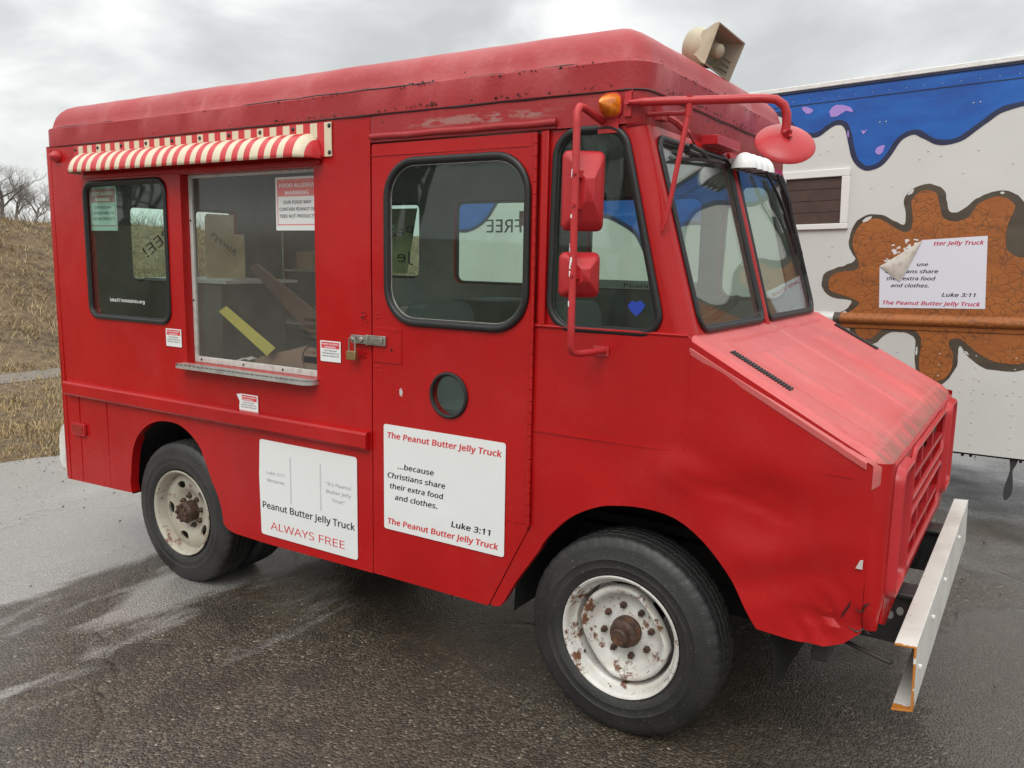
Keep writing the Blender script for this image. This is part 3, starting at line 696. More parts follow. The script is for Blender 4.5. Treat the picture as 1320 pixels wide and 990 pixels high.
# roof: vertical band with a rolled top
prof = [(-.002, 2.312), (-.006, 2.316), (-.006, 2.408), (-.003, 2.413), (.008, 2.4155), (.013, 2.422), (.021, 2.452), (.032, 2.480), (.050, 2.506), (.078, 2.529), (.12, 2.547), (.18, 2.560), (.30, 2.573), (.5, 2.583), (.8, 2.588)]
RX0, RX1 = -4.90, -1.195
def rring(off, z):
    rr = max(.105-off*.6, .02); n = 8; o = []
    x0, x1, y0, y1 = RX0+min(off, .5), RX1-min(off, .5), min(off, WU/2-.03), WU-min(off, WU/2-.03)
    segs = [((x1-rr, y0+rr), -PI/2), ((x1-rr, y1-rr), 0), ((x0+rr, y1-rr), PI/2), ((x0+rr, y0+rr), PI)]
    pts = []
    for (c, a0) in segs:
        for k in range(n): a = a0+PI/2*k/(n-1); pts.append((c[0]+rr*math.cos(a), c[1]+rr*math.sin(a)))
    cnt = [60, 0, 0, 0]
    full = []
    divs = {7: 16, 15: 44, 23: 16, 31: 44}
    for i, p in enumerate(pts):
        full.append(p)
        if i in divs:
            q = pts[(i+1) % len(pts)]
            for k in range(1, divs[i]): full.append((p[0]+(q[0]-p[0])*k/divs[i], p[1]+(q[1]-p[1])*k/divs[i]))
    o = []
    for x, y in full:
        # slight sag of old sheet metal and lifted seam
        dz = .004*noise.noise(Vector((x*1.4, y*1.4, z*3)))+(.003*noise.noise(Vector((x*7, y*7, z*9))) if z > 2.41 else 0)
        dn_ = .0045*noise.noise(Vector((x*2.1, 4, z*6)))
        fr = sm(-1.45, -1.2, x)
        o.append((x, y+(dn_ if y < .9 else -dn_), z+dz))
    return o
mb = MB(); rings = [rring(a, b) for a, b in prof]; n = len(rings[0])
for r_ in rings: mb.v += r_
for i in range(len(rings)-1):
    for k in range(n): mb.f.append((i*n+k, i*n+(k+1) % n, (i+1)*n+(k+1) % n, (i+1)*n+k)); mb.m.append(2 if i < 4 else 0)
mb.f.append(tuple((len(rings)-1)*n+k for k in range(n))); mb.m.append(0)
HX0, HX1, HY0, HY1 = -4.3, -3.0, .55, 1.25  # roof opening added to let daylight into the interior
keep = [i for i, f_ in enumerate(mb.f) if not (HX0 < sum(mb.v[j][0] for j in f_)/len(f_) < HX1 and HY0 < sum(mb.v[j][1] for j in f_)/len(f_) < HY1)]
big = max(mb.f, key=len); keep = [i for i in keep if mb.f[i] is not big]
mb.f = [mb.f[i] for i in keep]; mb.m = [mb.m[i] for i in keep]
HH = [(HX0, HY0), (HX1, HY0), (HX1, HY1), (HX0, HY1)]
cp = [(-4.87, .03), (-1.23, .03), (-1.23, WU-.03), (-4.87, WU-.03)]; b = len(mb.v); mb.v += [(x, y, 2.313) for x, y in cp+HH]
for t_ in tri2d(cp, [HH]): mb.f.append(tuple(b+i for i in t_)); mb.m.append(1)
b = len(mb.v); mb.v += [(x, y, z) for z in (2.313, 2.590) for x, y in HH]; mb.f += [(b+i, b+(i+1) % 4, b+4+(i+1) % 4, b+4+i) for i in range(4)]; mb.m += [1]*4
cx0, cx1 = RX0+.4, RX1-.4
for a0_, a1_ in ((cx0, HX0-.02), (HX1+.02, cx1)):
    b = len(mb.v); mb.v += [(a0_, .84, 2.586), (a1_, .84, 2.586), (a1_, WU-.84, 2.586), (a0_, WU-.84, 2.586)]; mb.f.append((b, b+1, b+2, b+3)); mb.m.append(0)
mb.build('roof', [REDROOF, LINER, REDUP], truck, smooth=32)
for a_, b_ in ((-4.75, -4.2), (-3.2, -2.05), (-1.95, -1.75), (-1.72, -1.45)):
    mb = MB(); n_ = int((b_-a_)/.05)+2; mb.tube([(a_+(b_-a_)*i/(n_-1), -.0015+.002*noise.noise(Vector((i*.7, a_, 0))), 2.4145+.003*noise.noise(Vector((i*.35, a_, 5)))) for i in range(n_)], [.0005]+[.0028]*(n_-2)+[.0005], 5); mb.build('roof_seam_crack', BLACK, truck)
mb = MB(); mb.prism(rrect(HX0-.02, HY0-.02, HX1+.02, HY1+.02, .04), lambda u, v, w: Vector((u, v, w)), 2.592, 2.600); mb.build('added_skylight', glassmat('added_skylight_pane', (.85, .86, .84), 1.3, dust=.1), truck)  # unseen translucent pane over the added opening, brightens the cabin
# dark open seams (caulk lines) under the roof band
mb = MB(); pts = [(-4.86, .002, 2.3135)]+[(-4.86+i*.1, -.003+.0012*math.sin(i), 2.3135+.0015*math.sin(i*2.3)) for i in range(1, 35)]+[(-1.30, -.004, 2.3135), (-1.26, -.003, 2.3135), (-1.228, .004, 2.3135), (-1.206, .02, 2.3135), (-1.194, .045, 2.3135), (-1.189, .075, 2.3135)]+[(-1.194, .1+i*.1, 2.3135+.002*math.sin(i*1.7)) for i in range(17)]
mb.tube(pts, .0032, 5); mb.build('roof_seam_caulk', BLACK, truck)
mb = MB(); rs = random.Random(8)
def flake(cx, cz, s, face):
    n = rs.randint(5, 8); P = [(cx+s*rs.uniform(.5, 1.6)*math.cos(2*PI*i/n), cz+s*rs.uniform(.3, .8)*math.sin(2*PI*i/n)) for i in range(n)]
    mb.prism(P, face, -.0005, -.0012)
for i in range(95):
    fx = rs.choice([rs.gauss(-2.12, .05), rs.gauss(-2.15, .10), rs.gauss(-1.72, .05), rs.gauss(-1.45, .06), rs.gauss(-2.75, .09), rs.gauss(-2.95, .05), rs.uniform(-4.7, -1.3)])
    if fx > -1.3: continue
    flake(fx, (2.324 if rs.random() < .6 else 2.404)+abs(rs.gauss(0, .006)), rs.uniform(.002, .006), lambda u, v, w: Vector((u, -.0085+w, v)))
for i in range(80):
    fy = rs.choice([rs.gauss(.35, .12), rs.gauss(.75, .1), rs.gauss(1.2, .15), rs.uniform(.1, 1.6)])
    if not .08 < fy < 1.7: continue
    flake(fy, (2.325 if rs.random() < .6 else 2.402)+abs(rs.gauss(0, .008)), rs.uniform(.002, .007), lambda u, v, w: Vector((-1.1865-w, u, v)))
tag(mb.build('paint_flakes', mat('bare_dark_spots', (.03, .015, .014), .8), truck, smooth=0), kind='stuff')

# hood
def hood_z(x): return 1.492-(x+.985)*.532
hp = [(-.985+.045*i, 0) for i in range(13)]
xs = [-.992, -.985, -.97, -.955, -.945, -.938, -.932, -.926, -.918, -.905]+[-.905+.015*i for i in range(1, 35)]+[-.395, -.385]
pr = [(x, hood_z(x)) for x in xs]
pr += [(-.370, 1.160), (-.358, 1.150), (-.348, 1.136), (-.343, 1.118), (-.342, 1.10)]
ny = 76; mb = MB()
def hood_pt(x, z, y):
    W0, W1 = .0, WL
    e = min(y-W0, W1-y); off = 0
    roll = .035
    if e < roll: off = -(roll-math.sqrt(max(0, roll*roll-(roll-e)**2)))
    edge = (x+.42)*.0
    nz = .0
    k = sm(-.98, -.93, x)*sm(-.36, -.44, x)
    yc = abs(y-WL/2)
    nz += k*.006*(sm(.74, .725, yc)-.0)            # hinged lid stands slightly proud
    nz -= .010*sm(.012, .0, abs(x+.932))*sm(.74, .72, yc)*1.0   # rear shut line
    nz -= k*.014*sm(.007, 0, abs(yc-.735))
    for c in (.50, .36, ):                          # pressed beads
        pass
    nz += k*.013*sm(.180, .166, abs(yc-.42))*sm(-.842, -.826, x)
    nz -= k*.006*sm(.008, 0, abs(abs(yc-.42)-.182))*sm(-.85, -.83, x)
    nz += k*.008*sm(.10, .07, yc)
    nz += .0035*noise.noise(Vector((x*2, y*3, 1)))+.002*noise.noise(Vector((x*3, y*14, 4)))*k
    # beaten front lip and near front corner
    f = sm(-.44, -.36, x)*sm(0, .1, e); nz += f*(.006*noise.noise(Vector((y*9, 2, x*6)))+.004*noise.noise(Vector((y*24, 7, x*16))))
    c = sm(.16, .02, math.hypot(x+.45, y-.05)); nz -= c*.010*abs(noise.noise(Vector((x*20, y*20, 3))))
    e2 = max(e, 0)
    if e2 < .052: x = min(x, -.392+.050*math.sqrt(max(0, 1-((.052-e2)/.052)**2)))
    return Vector((x+f*.004*noise.noise(Vector((y*8, z*8, 2))), y, z+nz+off))
ysn = [0, .004, .01, .018, .028, .04]+[.04+(WL-.08)*i/260 for i in range(1, 260)]+[WL-.04, WL-.028, WL-.018, WL-.01, WL-.004, WL]
n = len(ysn)
for (x, z) in pr:
    for y in ysn: mb.v.append(hood_pt(x, z, y))
for i in range(len(pr)-1):
    for k in range(n-1): mb.f.append((i*n+k, i*n+k+1, (i+1)*n+k+1, (i+1)*n+k)); mb.m.append(0)
# side lip
for yy, kk in ((0, 0), (WL, n-1)):
    b = len(mb.v)
    for i, (x, z) in enumerate(pr):
        v = Vector(mb.v[i*n+kk]); mb.v.append((v.x, v.y-(.004 if yy == 0 else -.004), v.z-.004)); mb.v.append((v.x, v.y-(.002 if yy == 0 else -.002), v.z-.024))
    for i in range(len(pr)-9):
        mb.f.append((i*n+kk, (i+1)*n+kk, b+2*(i+1), b+2*i)); mb.m.append(0)
        mb.f.append((b+2*i, b+2*(i+1), b+2*(i+1)+1, b+2*i+1)); mb.m.append(0)
hood = mb.build('hood', [HOODM], truck, smooth=50)
def vent(cx0, cx1, y0, y1):
    mb = MB(); nsl = 22
    for i in range(nsl):
        x = cx0+(cx1-cx0)*(i+.15)/nsl; x2 = x+(cx1-cx0)/nsl*.52
        P = []
        for xx, yy in ((x, y0), (x2, y0), (x2, y1), (x, y1)): P.append(Vector((xx, yy, hood_z(xx)+.0065)))
        mb.add(P+[p-Vector((0, 0, .008)) for p in P], [(0,1,2,3),(4,7,6,5),(0,4,5,1),(1,5,6,2),(2,6,7,3),(3,7,4,0)])
    mb.build('hood_vent', BLACK, hood, smooth=0)
vent(-.886, -.676, .098, .148); vent(-.886, -.676, WL-.12, WL-.06)
# nose: corners, face, bezels, grille
for side in (0, 1):
    mb = MB(); rows = []; N = 14
    for i in range(N):
        z = .60+(1.150-.60)*i/(N-1)
        for k in range(8):
            a = PI/2*k/7; x = -.389+.052*math.sin(a); y = .052*(1-math.cos(a))
            kk = sm(.16, 0, z-.58); cr = kk*(.018*noise.noise(Vector((x*22, y*30, z*20)))+.02*noise.noise(Vector((x*9, y*9, z*11)))); x -= abs(cr)*1.2
            if side == 0: dy = (dents(-.385, 0, z, .007)+crumple(-.385, z))*(1-k/7)**1.5; x = -.389+.052*math.sin(a)-abs(cr)*1.6*(k/7); yy_ = y+dy+cr*.3*(k/7)
            else: yy_ = WL-y+cr*.4
            rows.append((x, yy_, z+kk*.02*(k/7)))
    mb.add(rows, [(i*8+k, i*8+k+1, (i+1)*8+k+1, (i+1)*8+k) for i in range(N-1) for k in range(7)]); mb.build('nose_corner', RED, truck, smooth=50)
HL1 = rrect(.095, .735, .315, 1.100, .05); HL2 = [(WL-u, v) for u, v in HL1][::-1]
GU = rpoly([(.42, .945), (WL-.42, .945), (WL-.42, 1.105), (.42, 1.105)], .05); GL = rpoly([(.42, .70), (WL-.42, .70), (WL-.42, .875), (.42, .875)], .05)
panel('nose_panel', [(.05, .63), (.12, .60), (.4, .62), (WL-.4, .62), (WL-.12, .60), (WL-.05, .63), (WL-.05, 1.135), (.05, 1.135)], FN, [HL1, HL2, GU, GL], .02, .06, PM, truck, amp=.002)
mb = MB(); mb.box((-.42, .35, .62), (-.40, WL-.35, 1.13)); mb.build('radiator_core', DARK, truck)
grille = MB()
for G in (GU, GL):
    loop_tube(grille, inset(G, -.008), FN, -.004, .012, 8)
    z0 = min(p[1] for p in G); z1 = max(p[1] for p in G)
    for zz in (z0+(z1-z0)*.36,):
        grille.box((-.362, .42, zz-.009), (-.332, WL-.42, zz+.009))
    for yy in (.42+(WL-.84)*.33, .42+(WL-.84)*.66): grille.box((-.36, yy-.008, z0), (-.336, yy+.008, z1))
grille.build('grille', REDM, truck, bevel=.002)
for side in (0, 1):
    mb = MB(); P = rrect(.060, .695, .318, 1.128, .055, 7)
    if side: P = [(WL-u, v) for u, v in P][::-1]
    lv = [(0, 0), (.003, -.014), (.009, -.026), (.016, -.029), (.023, -.026), (.028, -.014), (.030, .03)]
    R_ = []
    for ins, w in lv: R_.append([FN(u, v, w) for u, v in inset(P, ins)])
    n = len(P)
    for r_ in R_: mb.v += r_
    for i in range(len(lv)-1):
        for k in range(n): mb.f.append((i*n+k, i*n+(k+1) % n, (i+1)*n+(k+1) % n, (i+1)*n+k)); mb.m.append(0)
    bz = mb.build('headlight_bezel', REDM, truck, smooth=40)
    cy = .205 if not side else WL-.205
    for cz in (1.02, .82):
        mb = MB(); mb.lathe([(.0, .022), (.045, .018), (.078, .004), (.085, -.01)], 24, Matrix.Translation((-.372, cy, cz)) @ Matrix.Rotation(PI/2, 4, 'Y')); mb.build('headlight', mat('headlight_glass', (.55, .57, .58), .12, coat=1), bz)

# rub rail, drip rail, hinges, trims
mb = MB(); mb.add([(x, y, z) for x in (-4.800, -2.424) for y, z in ((0.004, .900), (-.028, .905), (-.034, .915), (-.034, .972), (-.028, .982), (.004, .986))],
      [(0,1,7,6),(1,2,8,7),(2,3,9,8),(3,4,10,9),(4,5,11,10),(0,5,4,3,2,1),(6,7,8,9,10,11)])
# denser so it can wobble
rail = mb.build('rub_rail', RED, truck, smooth=12)
mb = MB(); mb.tube([(-2.405+.04*i, -.010+.001*math.sin(i*1.1), 2.225+.0012*math.sin(i*.9)) for i in range(23)], .009, 8, flat=(1.3, .9, (0, -1, 0))); mb.box((-2.41, -.004, 2.205), (-1.53, .0, 2.243)); mb.build('drip_rail', REDUP, truck, smooth=50)
mb = MB()
z = .715; i = 0
while z < 2.19:
    z2 = min(z+.045, 2.195); mb.tube([(-1.607, -.010, z+.0012), (-1.607, -.010, z2-.0012)], .0085, 8); z = z2; i += 1
mb.box((-1.640, -.0055, .72), (-1.610, -.0035, 2.19)); mb.build('piano_hinge', RED, truck, smooth=50)
mb = MB(); mb.box((-1.588, -.004, 1.50), (-1.558, .012, 2.20)); mb.build('door_post_strip', RED, truck, bevel=.003)
# panel seams: thin raised overlaps
for lo_, hi_ in (((-1.600, -.0022, 1.094), (-.45, .002, 1.1005)), ((-2.405, -.0065, .722), (-1.64, -.003, .7245)), ((-2.405, -.007, 2.148), (-1.62, -.003, 2.1515))):
    mb = MB(); mb.box(lo_, hi_); mb.build('panel_lap_seam', RED, truck)
mb = MB(); mb.box((-.998, -.003, 1.10), (-.988, .002, 1.49)); mb.build('vertical_lap_seam', RED, truck)
for lo_, hi_ in (((-4.7, -.002, .39), (-4.696, .002, .90)), ((-4.42, -.002, .40), (-4.417, .002, .90)), ((-4.83, -.0025, .38), (-4.825, .002, 2.3))):
    mb = MB(); mb.box(lo_, hi_); mb.build('skirt_lap_seam', RED, truck)
# rivets
mb = MB()
def rivet(F, u, v, r=.004, w=0.):
    M_ = None; o = []
    for k, (rr, ww) in enumerate(((r, .0005), (r*.8, -r*.5), (0, -r*.7))):
        for j in range(6): a = 2*PI*j/6; o.append(F(u+rr*math.cos(a), v+rr*math.sin(a), w+ww))
    mb.add(o, [(k*6+j, k*6+(j+1) % 6, (k+1)*6+(j+1) % 6, (k+1)*6+j) for k in range(2) for j in range(6)])
for z in [.36+.11*i for i in range(18)]: rivet(FS, -2.425, z)
for x in [-4.7+.2*i for i in range(12)]: rivet(FS, x, .89, .003)
for (x, z) in ((-2.385, 1.485), (-2.37, 1.485), (-2.385, 1.50), (-2.37, 1.50), (-2.388, 1.275), (-2.368, 1.275), (-2.388, 1.255), (-2.368, 1.255), (-2.30, 1.30), (-2.26, 1.30), (-2.255, 1.43), (-2.285, 1.42), (-2.285, 1.345), (-2.45, 1.33), (-2.45, 1.31), (-2.45, 1.49), (-2.455, 1.475), (-2.44, 1.465)): rivet(FS, x, z, .0045, -.004)
for z in [1.15+.06*i for i in range(16)]: rivet(FS, -1.628, z, .003, -.006)
tag(mb.build('rivets', RED, truck, smooth=60), kind='stuff')
mb = MB(); mb.box((-2.398, -.008, 1.294), (-2.243, -.003, 1.444)); mb.build('latch_backing_plate', RED, truck, bevel=.001)
mb = MB()
for (x, z, r) in ((-2.297, 1.352, .006), (-2.27, 1.43, .003), (-2.46, 1.48, .006), (-2.455, 1.50, .004), (-2.457, 1.315, .005)):
    mb.lathe([(r, .0), (r*.9, .001), (0, .001)], 8, Matrix.Translation((x, -.009, z)) @ Matrix.Rotation(PI/2, 4, 'X'))
tag(mb.build('old_bolt_holes', mat('dark_hole', (.012, .006, .006), .9), truck), kind='stuff')
for P_, a_, b_ in (([(-2.255, 1.165), (-2.243, 1.158), (-2.238, 1.178), (-2.247, 1.195), (-2.256, 1.188)], -.0052, -.0062), ([(-.418, .812), (-.398, .812), (-.398, .842), (-.407, .840)], -.001, -.004)):
    mb = MB(); mb.prism(P_, FS, a_, b_); mb.build('paint_chip', mat('bare_primer', (.5, .45, .42), .7), truck, smooth=0)

# latch and padlock
mb = MB(); mb.box((-2.516, -.022, 1.368), (-2.425, -.004, 1.404)); mb.box((-2.422, -.020, 1.366), (-2.322, -.0085, 1.408)); mb.box((-2.400, -.027, 1.373), (-2.335, -.020, 1.400)); mb.tube([(-2.424, -.018, 1.364), (-2.424, -.018, 1.409)], .007, 8)
mb.lathe([(.0, .010), (.012, .008), (.014, 0)], 12, Matrix.Translation((-2.455, -.022, 1.386)) @ Matrix.Rotation(PI/2, 4, 'X')); mb.tube([(-2.500, -.022, 1.386), (-2.500, -.034, 1.386), (-2.486, -.034, 1.386)], .005, 6)
mb.build('hasp_latch', CHROME, truck, bevel=.0015)
pad = empty('padlock', (-2.497, -.035, 1.30), 'small closed brass padlock hanging from the steel hasp beside the truck door', 'padlock')
mb = MB(); mb.box((-2.523, -.045, 1.296), (-2.470, -.025, 1.336)); mb.build('lock_body', BRASS, pad, bevel=.003)
mb = MB(); mb.tube([(-2.514, -.035, 1.33), (-2.514, -.035, 1.378)]+[(-2.4965-.0175*math.cos(a), -.035, 1.378+.016*math.sin(a)) for a in [PI*i/8 for i in range(1, 8)]]+[(-2.479, -.035, 1.378), (-2.479, -.035, 1.33)], .0035, 8); mb.build('shackle', CHROME, pad)

# round port in the door
mb = MB(); loop_tube(mb, [(-1.996+.088*math.cos(a), 1.190+.088*math.sin(a)) for a in [2*PI*i/32 for i in range(32)]], FS, -.008, .0085, 8)
port = mb.build('porthole', BLACK, truck)
mb = MB(); mb.prism([(-1.996+.086*math.cos(a), 1.190+.086*math.sin(a)) for a in [2*PI*i/32 for i in range(32)]], FS, .004, .008); mb.build('pane', GLASS, port)

# windows
def window(poly, F, w=-.004, r=.0125, glass=GLASS, gw=.006, bead=True, name='window', k=(1, .8)):
    mb = MB(); loop_tube(mb, inset(poly, .006), F, w, r, 10, k=k)
    if bead: loop_tube(mb, inset(poly, .019), F, w+.004, .005, 8)
    wn = mb.build(name, BLACK, truck, smooth=60)
    mb = MB(); P = inset(poly, .012); mb.prism(P, F, gw, gw+.005); mb.build('pane', glass, wn)
    return wn
w1 = window(WIN1, FS); w2 = window(WIN2, lambda u, v, w: Vector((u, w-.006, v)), r=.0145)
qw = window(QW, lambda u, v, w: Vector((u, w+.010, v)), r=.0135)
wsl = window(WS1, FW, glass=WSGLASS, name='windshield', r=.012); wsr = window(WS2, FW, glass=WSGLASS, name='windshield', r=.012)
rw = window(RW, FR, bead=False); rw2 = window(RW2, FR, bead=False)
f1 = window(FW1, FF, bead=False); f2 = window(FW2, FF, bead=False); f3 = window(FW3, FF, bead=False); f4 = window(QWF, FF, bead=False)
mb = MB(); loop_tube(mb, inset(inset(WIN2, .010), .014), FS, -.002, .0035, 6); mb.build('glazing_bead', CHROME, w2)
# service window
mb = MB(); Fv = lambda u, v, w: Vector((u, w, v))
mb.box((-3.675, .046, 1.184), (-3.652, .062, 2.122)); mb.box((-3.652, .046, 1.184), (-2.745, .062, 1.214)); mb.box((-3.652, .046, 2.106), (-2.745, .062, 2.122)); mb.box((-2.760, .046, 1.214), (-2.745, .062, 2.106))
sw = mb.build('service_window', SILV, truck, bevel=.002)
mb = MB(); mb.prism([(-3.655, 1.21), (-2.757, 1.21), (-2.757, 2.11), (-3.655, 2.11)], FS, .054, .058); mb.build('pane', PLASTG, sw)
mb = MB()
for (x, z) in ((-3.62, 1.199), (-3.3, 1.199), (-3.02, 1.199), (-3.6635, 1.5), (-3.6635, 1.9)): mb.lathe([(.0, .005), (.005, .003), (.006, 0)], 8, Matrix.Translation((x, .046, z)) @ Matrix.Rotation(PI/2, 4, 'X'))
tag(mb.build('frame_screws', BLACK, sw), kind='stuff')
mb = MB(); P = rpoly([(-3.712, .044), (-3.690, -.062), (-2.737, -.062), (-2.737, .044)], [0, .012, .05, 0]); mb.prism(P, lambda u, v, w: Vector((u, v, w)), 1.182, 1.176); 
pp = P; n = len(pp)
mb.add([Vector((u, v, 1.182)) for u, v in pp]+[Vector((u, v, 1.160)) for u, v in pp], [(i, (i+1) % n, n+(i+1) % n, n+i) for i in range(n)])
mb.build('serving_sill', ALU, truck, smooth=40)

# awning
aw = MB()
x0, x1 = -4.578, -2.628; ns = 46; st = (x1-x0)/ns
for i in range(ns):
    mi = i % 2; xm_ = x0+(i+.5)*st; aw.box((x0+i*st, -.0065, 2.24 if -4.52 < xm_ < -2.70 else 2.160), (x0+(i+1)*st, -.0035, 2.302), mi=1-mi)
aw.box((x1-.022, -.0075, 2.160), (x1, -.0064, 2.302), mi=0)
hx0, hx1 = -4.525, -2.682; d = .115; hgt = .112; zb = 2.150
ex = .085; na = 10
cols = []; xsn = []
for i in range(ns*3+1): xsn.append(hx0+(hx1-hx0)*i/(ns*3))
for x in sorted(set(xsn+[hx0+.002, hx0+.008, hx0+.018, hx1-.002, hx1-.008, hx1-.018])):
    dx = min(x-hx0, hx1-x); k = 1 if dx >= ex else math.sqrt(max(0, 1-((ex-dx)/ex)**2)); k = max(k, .02)
    cols.append((x, [(x, -.0065-d*k*math.sin(PI/2*j/na), zb+hgt*k*math.cos(PI/2*j/na)) for j in range(na+1)]))
b = len(aw.v)
for x, c in cols: aw.v += c
for i in range(len(cols)-1):
    xm = (cols[i][0]+cols[i+1][0])/2; s_ = int((xm-x0)/st) % 2
    for j in range(na): aw.f.append((b+i*(na+1)+j, b+(i+1)*(na+1)+j, b+(i+1)*(na+1)+j+1, b+i*(na+1)+j+1)); aw.m.append(1-s_)
awo = aw.build('awning', [CREAM, AWRED], truck, smooth=50)
sol = awo.modifiers.new('thickness', 'SOLIDIFY'); sol.thickness = .002
mb = MB()
for i in range(9): mb.lathe([(0, .006), (.006, .005), (.0095, .001), (.0105, 0)], 10, Matrix.Translation((-4.565+i*.213, -.0065, 2.285)) @ Matrix.Rotation(PI/2, 4, 'X'))
for z in (2.287, 2.176): mb.lathe([(0, .006), (.006, .005), (.0095, .001), (.0105, 0)], 10, Matrix.Translation((-2.640, -.0075, z)) @ Matrix.Rotation(PI/2, 4, 'X'))
tag(mb.build('awning_screws', STEELD, awo), kind='stuff')
mb = MB(); mb.box((-4.50, -.012, 2.128), (-2.70, .0, 2.152)); mb.build('awning_backing_strip', RED, truck, bevel=.003)

# marker lamps
mb = MB(); mb.lathe([(.0, .046), (.012, .043), (.028, .022), (.033, .006), (.034, 0)], 20, Matrix.Translation((-4.755, -.002, 2.258)) @ Matrix.Rotation(PI/2, 4, 'X') @ Matrix.Scale(1.15, 4, (1, 0, 0))); mb.build('rear_marker_lamp', REDM, truck)
mb = MB(); mb.prism(rrect(-1.355, 2.222, -1.272, 2.308, .028), FS, -.001, -.010, 1)
P0 = rrect(-1.350, 2.226, -1.277, 2.304, .026); n = len(P0); tip = (-1.312, 2.262)
b = len(mb.v); lv = [(1, -.010), (.90, -.030), (.55, -.062), (.20, -.088), (.02, -.093)]
for s_, w in lv: mb.v += [FS(tip[0]+(u-tip[0])*s_, tip[1]+(v-tip[1])*s_, w) for u, v in P0]
for i in range(len(lv)-1):
    for k in range(n): mb.f.append((b+i*n+k, b+i*n+(k+1) % n, b+(i+1)*n+(k+1) % n, b+(i+1)*n+k)); mb.m.append(0)
mb.build('amber_marker_lamp', [AMBER, REDM], truck, smooth=50)
mb = MB(); mb.prism(rrect(-4.764, .669, -4.630, .742, .010), FS, -.001, -.016, 1); mb.prism(rrect(-4.752, .680, -4.646, .731, .006), FS, -.015, -.019, 0)
mb.build('side_reflector', [mat('dark_red_reflector', (.30, .012, .012), .2, coat=.6), REDM], truck, bevel=.001)

# mirrors on the vertical tube
mir = MB(); tx = -1.338; ty = -.20
pts = [(-1.345, -.002, 2.215), (-1.342, -.06, 2.222), (tx, -.15, 2.236), (tx, -.185, 2.236), (tx, ty, 2.218), (tx, ty, 2.18)]+[(tx, ty, 2.18-.1*i) for i in range(1, 7)]+[(tx, ty, 1.46), (tx, -.185, 1.432), (tx+.01, -.15, 1.425), (tx+.03, -.01, 1.425)]
mir.tube(pts, .0125, 10)
mir.box((-1.362, -.004, 2.175), (-1.285, 0, 2.225)); mir.box((-1.35, -.006, 1.405), (-1.29, -.002, 1.44))
arm = mir.build('mirror_bracket', mat('chipped_red_tube', build=paint((.50, .028, .03), (.45, .02, .025), fade_amt=.2, chip=(.6, .55, .5), rough=.35), rough=.35), truck, smooth=60)
mb = MB(); rs = random.Random(3)
for z in (2.02, 2.03, 1.885, 1.79, 1.775, 1.745, 1.735, 1.72, 1.70, 1.60):
    a = rs.uniform(-2.6, -1.6); M_ = Matrix.Translation((tx+.0130*math.cos(a), ty+.0130*math.sin(a), z)) @ Matrix.Rotation(a, 4, 'Z')
    mb.box((-.0006, -.003, -.006-rs.random()*.008), (.0006, .003, .006), M=M_)
tag(mb.build('bare_metal_nicks', WHITEP, arm, smooth=0), kind='stuff')
def mirror_head(zc, h, w, cx, cy, ang):
    # shell: back towards the viewer, pyramidal; local x = width, z = height, y = back direction
    M_ = Matrix.Translation((cx, cy, zc)) @ Matrix.Rotation(ang, 4, 'Z')
    P = rrect(-w/2, -h/2, w/2, h/2, .022, 5); n = len(P); mb = MB()
    lv = [(1., .012), (1.03, .006), (1.03, 0), (1., -.012), (.97, -.020), (.72, -.040), (.36, -.060), (.34, -.062)]
    for s_, y in lv:
        k = 1 if s_ > .9 else s_
        for u, v in P:
            if s_ > .9: mb.v.append(M_ @ Vector((u*s_, y, v*s_)))
            else:
                t = (.97-s_)/(.97-.34); q = Vector((u*(1-t*.78)*1., 0, v*(1-t*.70)))
                # flatten the ring to a rectangle ridge: sharp facets
                mx_ = max(abs(u)/(w/2), abs(v)/(h/2)); q = q/ max(.85, mx_); mb.v.append(M_ @ Vector((q.x+.012*t, y, q.z)))
    for i in range(len(lv)-1):
        for k in range(n): mb.f.append((i*n+k, i*n+(k+1) % n, (i+1)*n+(k+1) % n, (i+1)*n+k)); mb.m.append(0)
    mb.f.append(tuple((len(lv)-1)*n+k for k in range(n))); mb.m.append(0)
    mb.f.append(tuple(range(n))); mb.m.append(1)
    o = mb.build('mirror', [REDM, mat('mirror_glass', (.9, .9, .9), .03, 1)], truck, smooth=70)
    mb = MB()
    for dz in (-.05, .05) if h > .2 else (0,): mb.box((tx-.012, ty+.004, zc+dz-.012), (tx+.012, cy-.02, zc+dz+.012)); mb.lathe([(0, .006), (.006, .006), (.007, 0)], 8, Matrix.Translation((tx+.004, ty-.0125, zc+dz)) @ Matrix.Rotation(PI/2, 4, 'X'))
    tag(mb.build('mirror_clamp', REDM, o), kind='stuff')
mirror_head(1.972, .258, .140, -1.352, -.118, R(38)); mirror_head(1.692, .150, .136, -1.355, -.122, R(38))

# forward mirror arm with round convex mirror
mb = MB(); A0 = Vector((-1.245, -.020, 2.268)); A1 = Vector((-.84, .135, 2.272))
mb.tube([A0, A0.lerp(A1, .06), A0.lerp(A1, .12)], [.006, .010, .0145], 8)
mb.tube([A0.lerp(A1, .11), A0.lerp(A1, .5), A1, A1+Vector((.040, .016, -.004)), A1+Vector((.064, .026, -.022)), A1+Vector((.074, .032, -.05)), A1+Vector((.074, .034, -.085)), A1+Vector((.070, .036, -.115))], .0145, 10)
mb.box((-1.262, -.008, 2.225), (-1.238, -.001, 2.305)); mb.tube([(-1.25, -.012, 2.268), (-1.245, -.03, 2.268)], .009, 8)
J = A0.lerp(A1, .47)
mb.tube([J+Vector((0, 0, .016)), J+Vector((-.004, .003, -.05))], .013, 8); mb.tube([J+Vector((-.004, .003, -.04)), Vector((-1.098, .004, 1.885)), Vector((-1.112, .006, 1.845))], [.010, .0085, .006], 8)
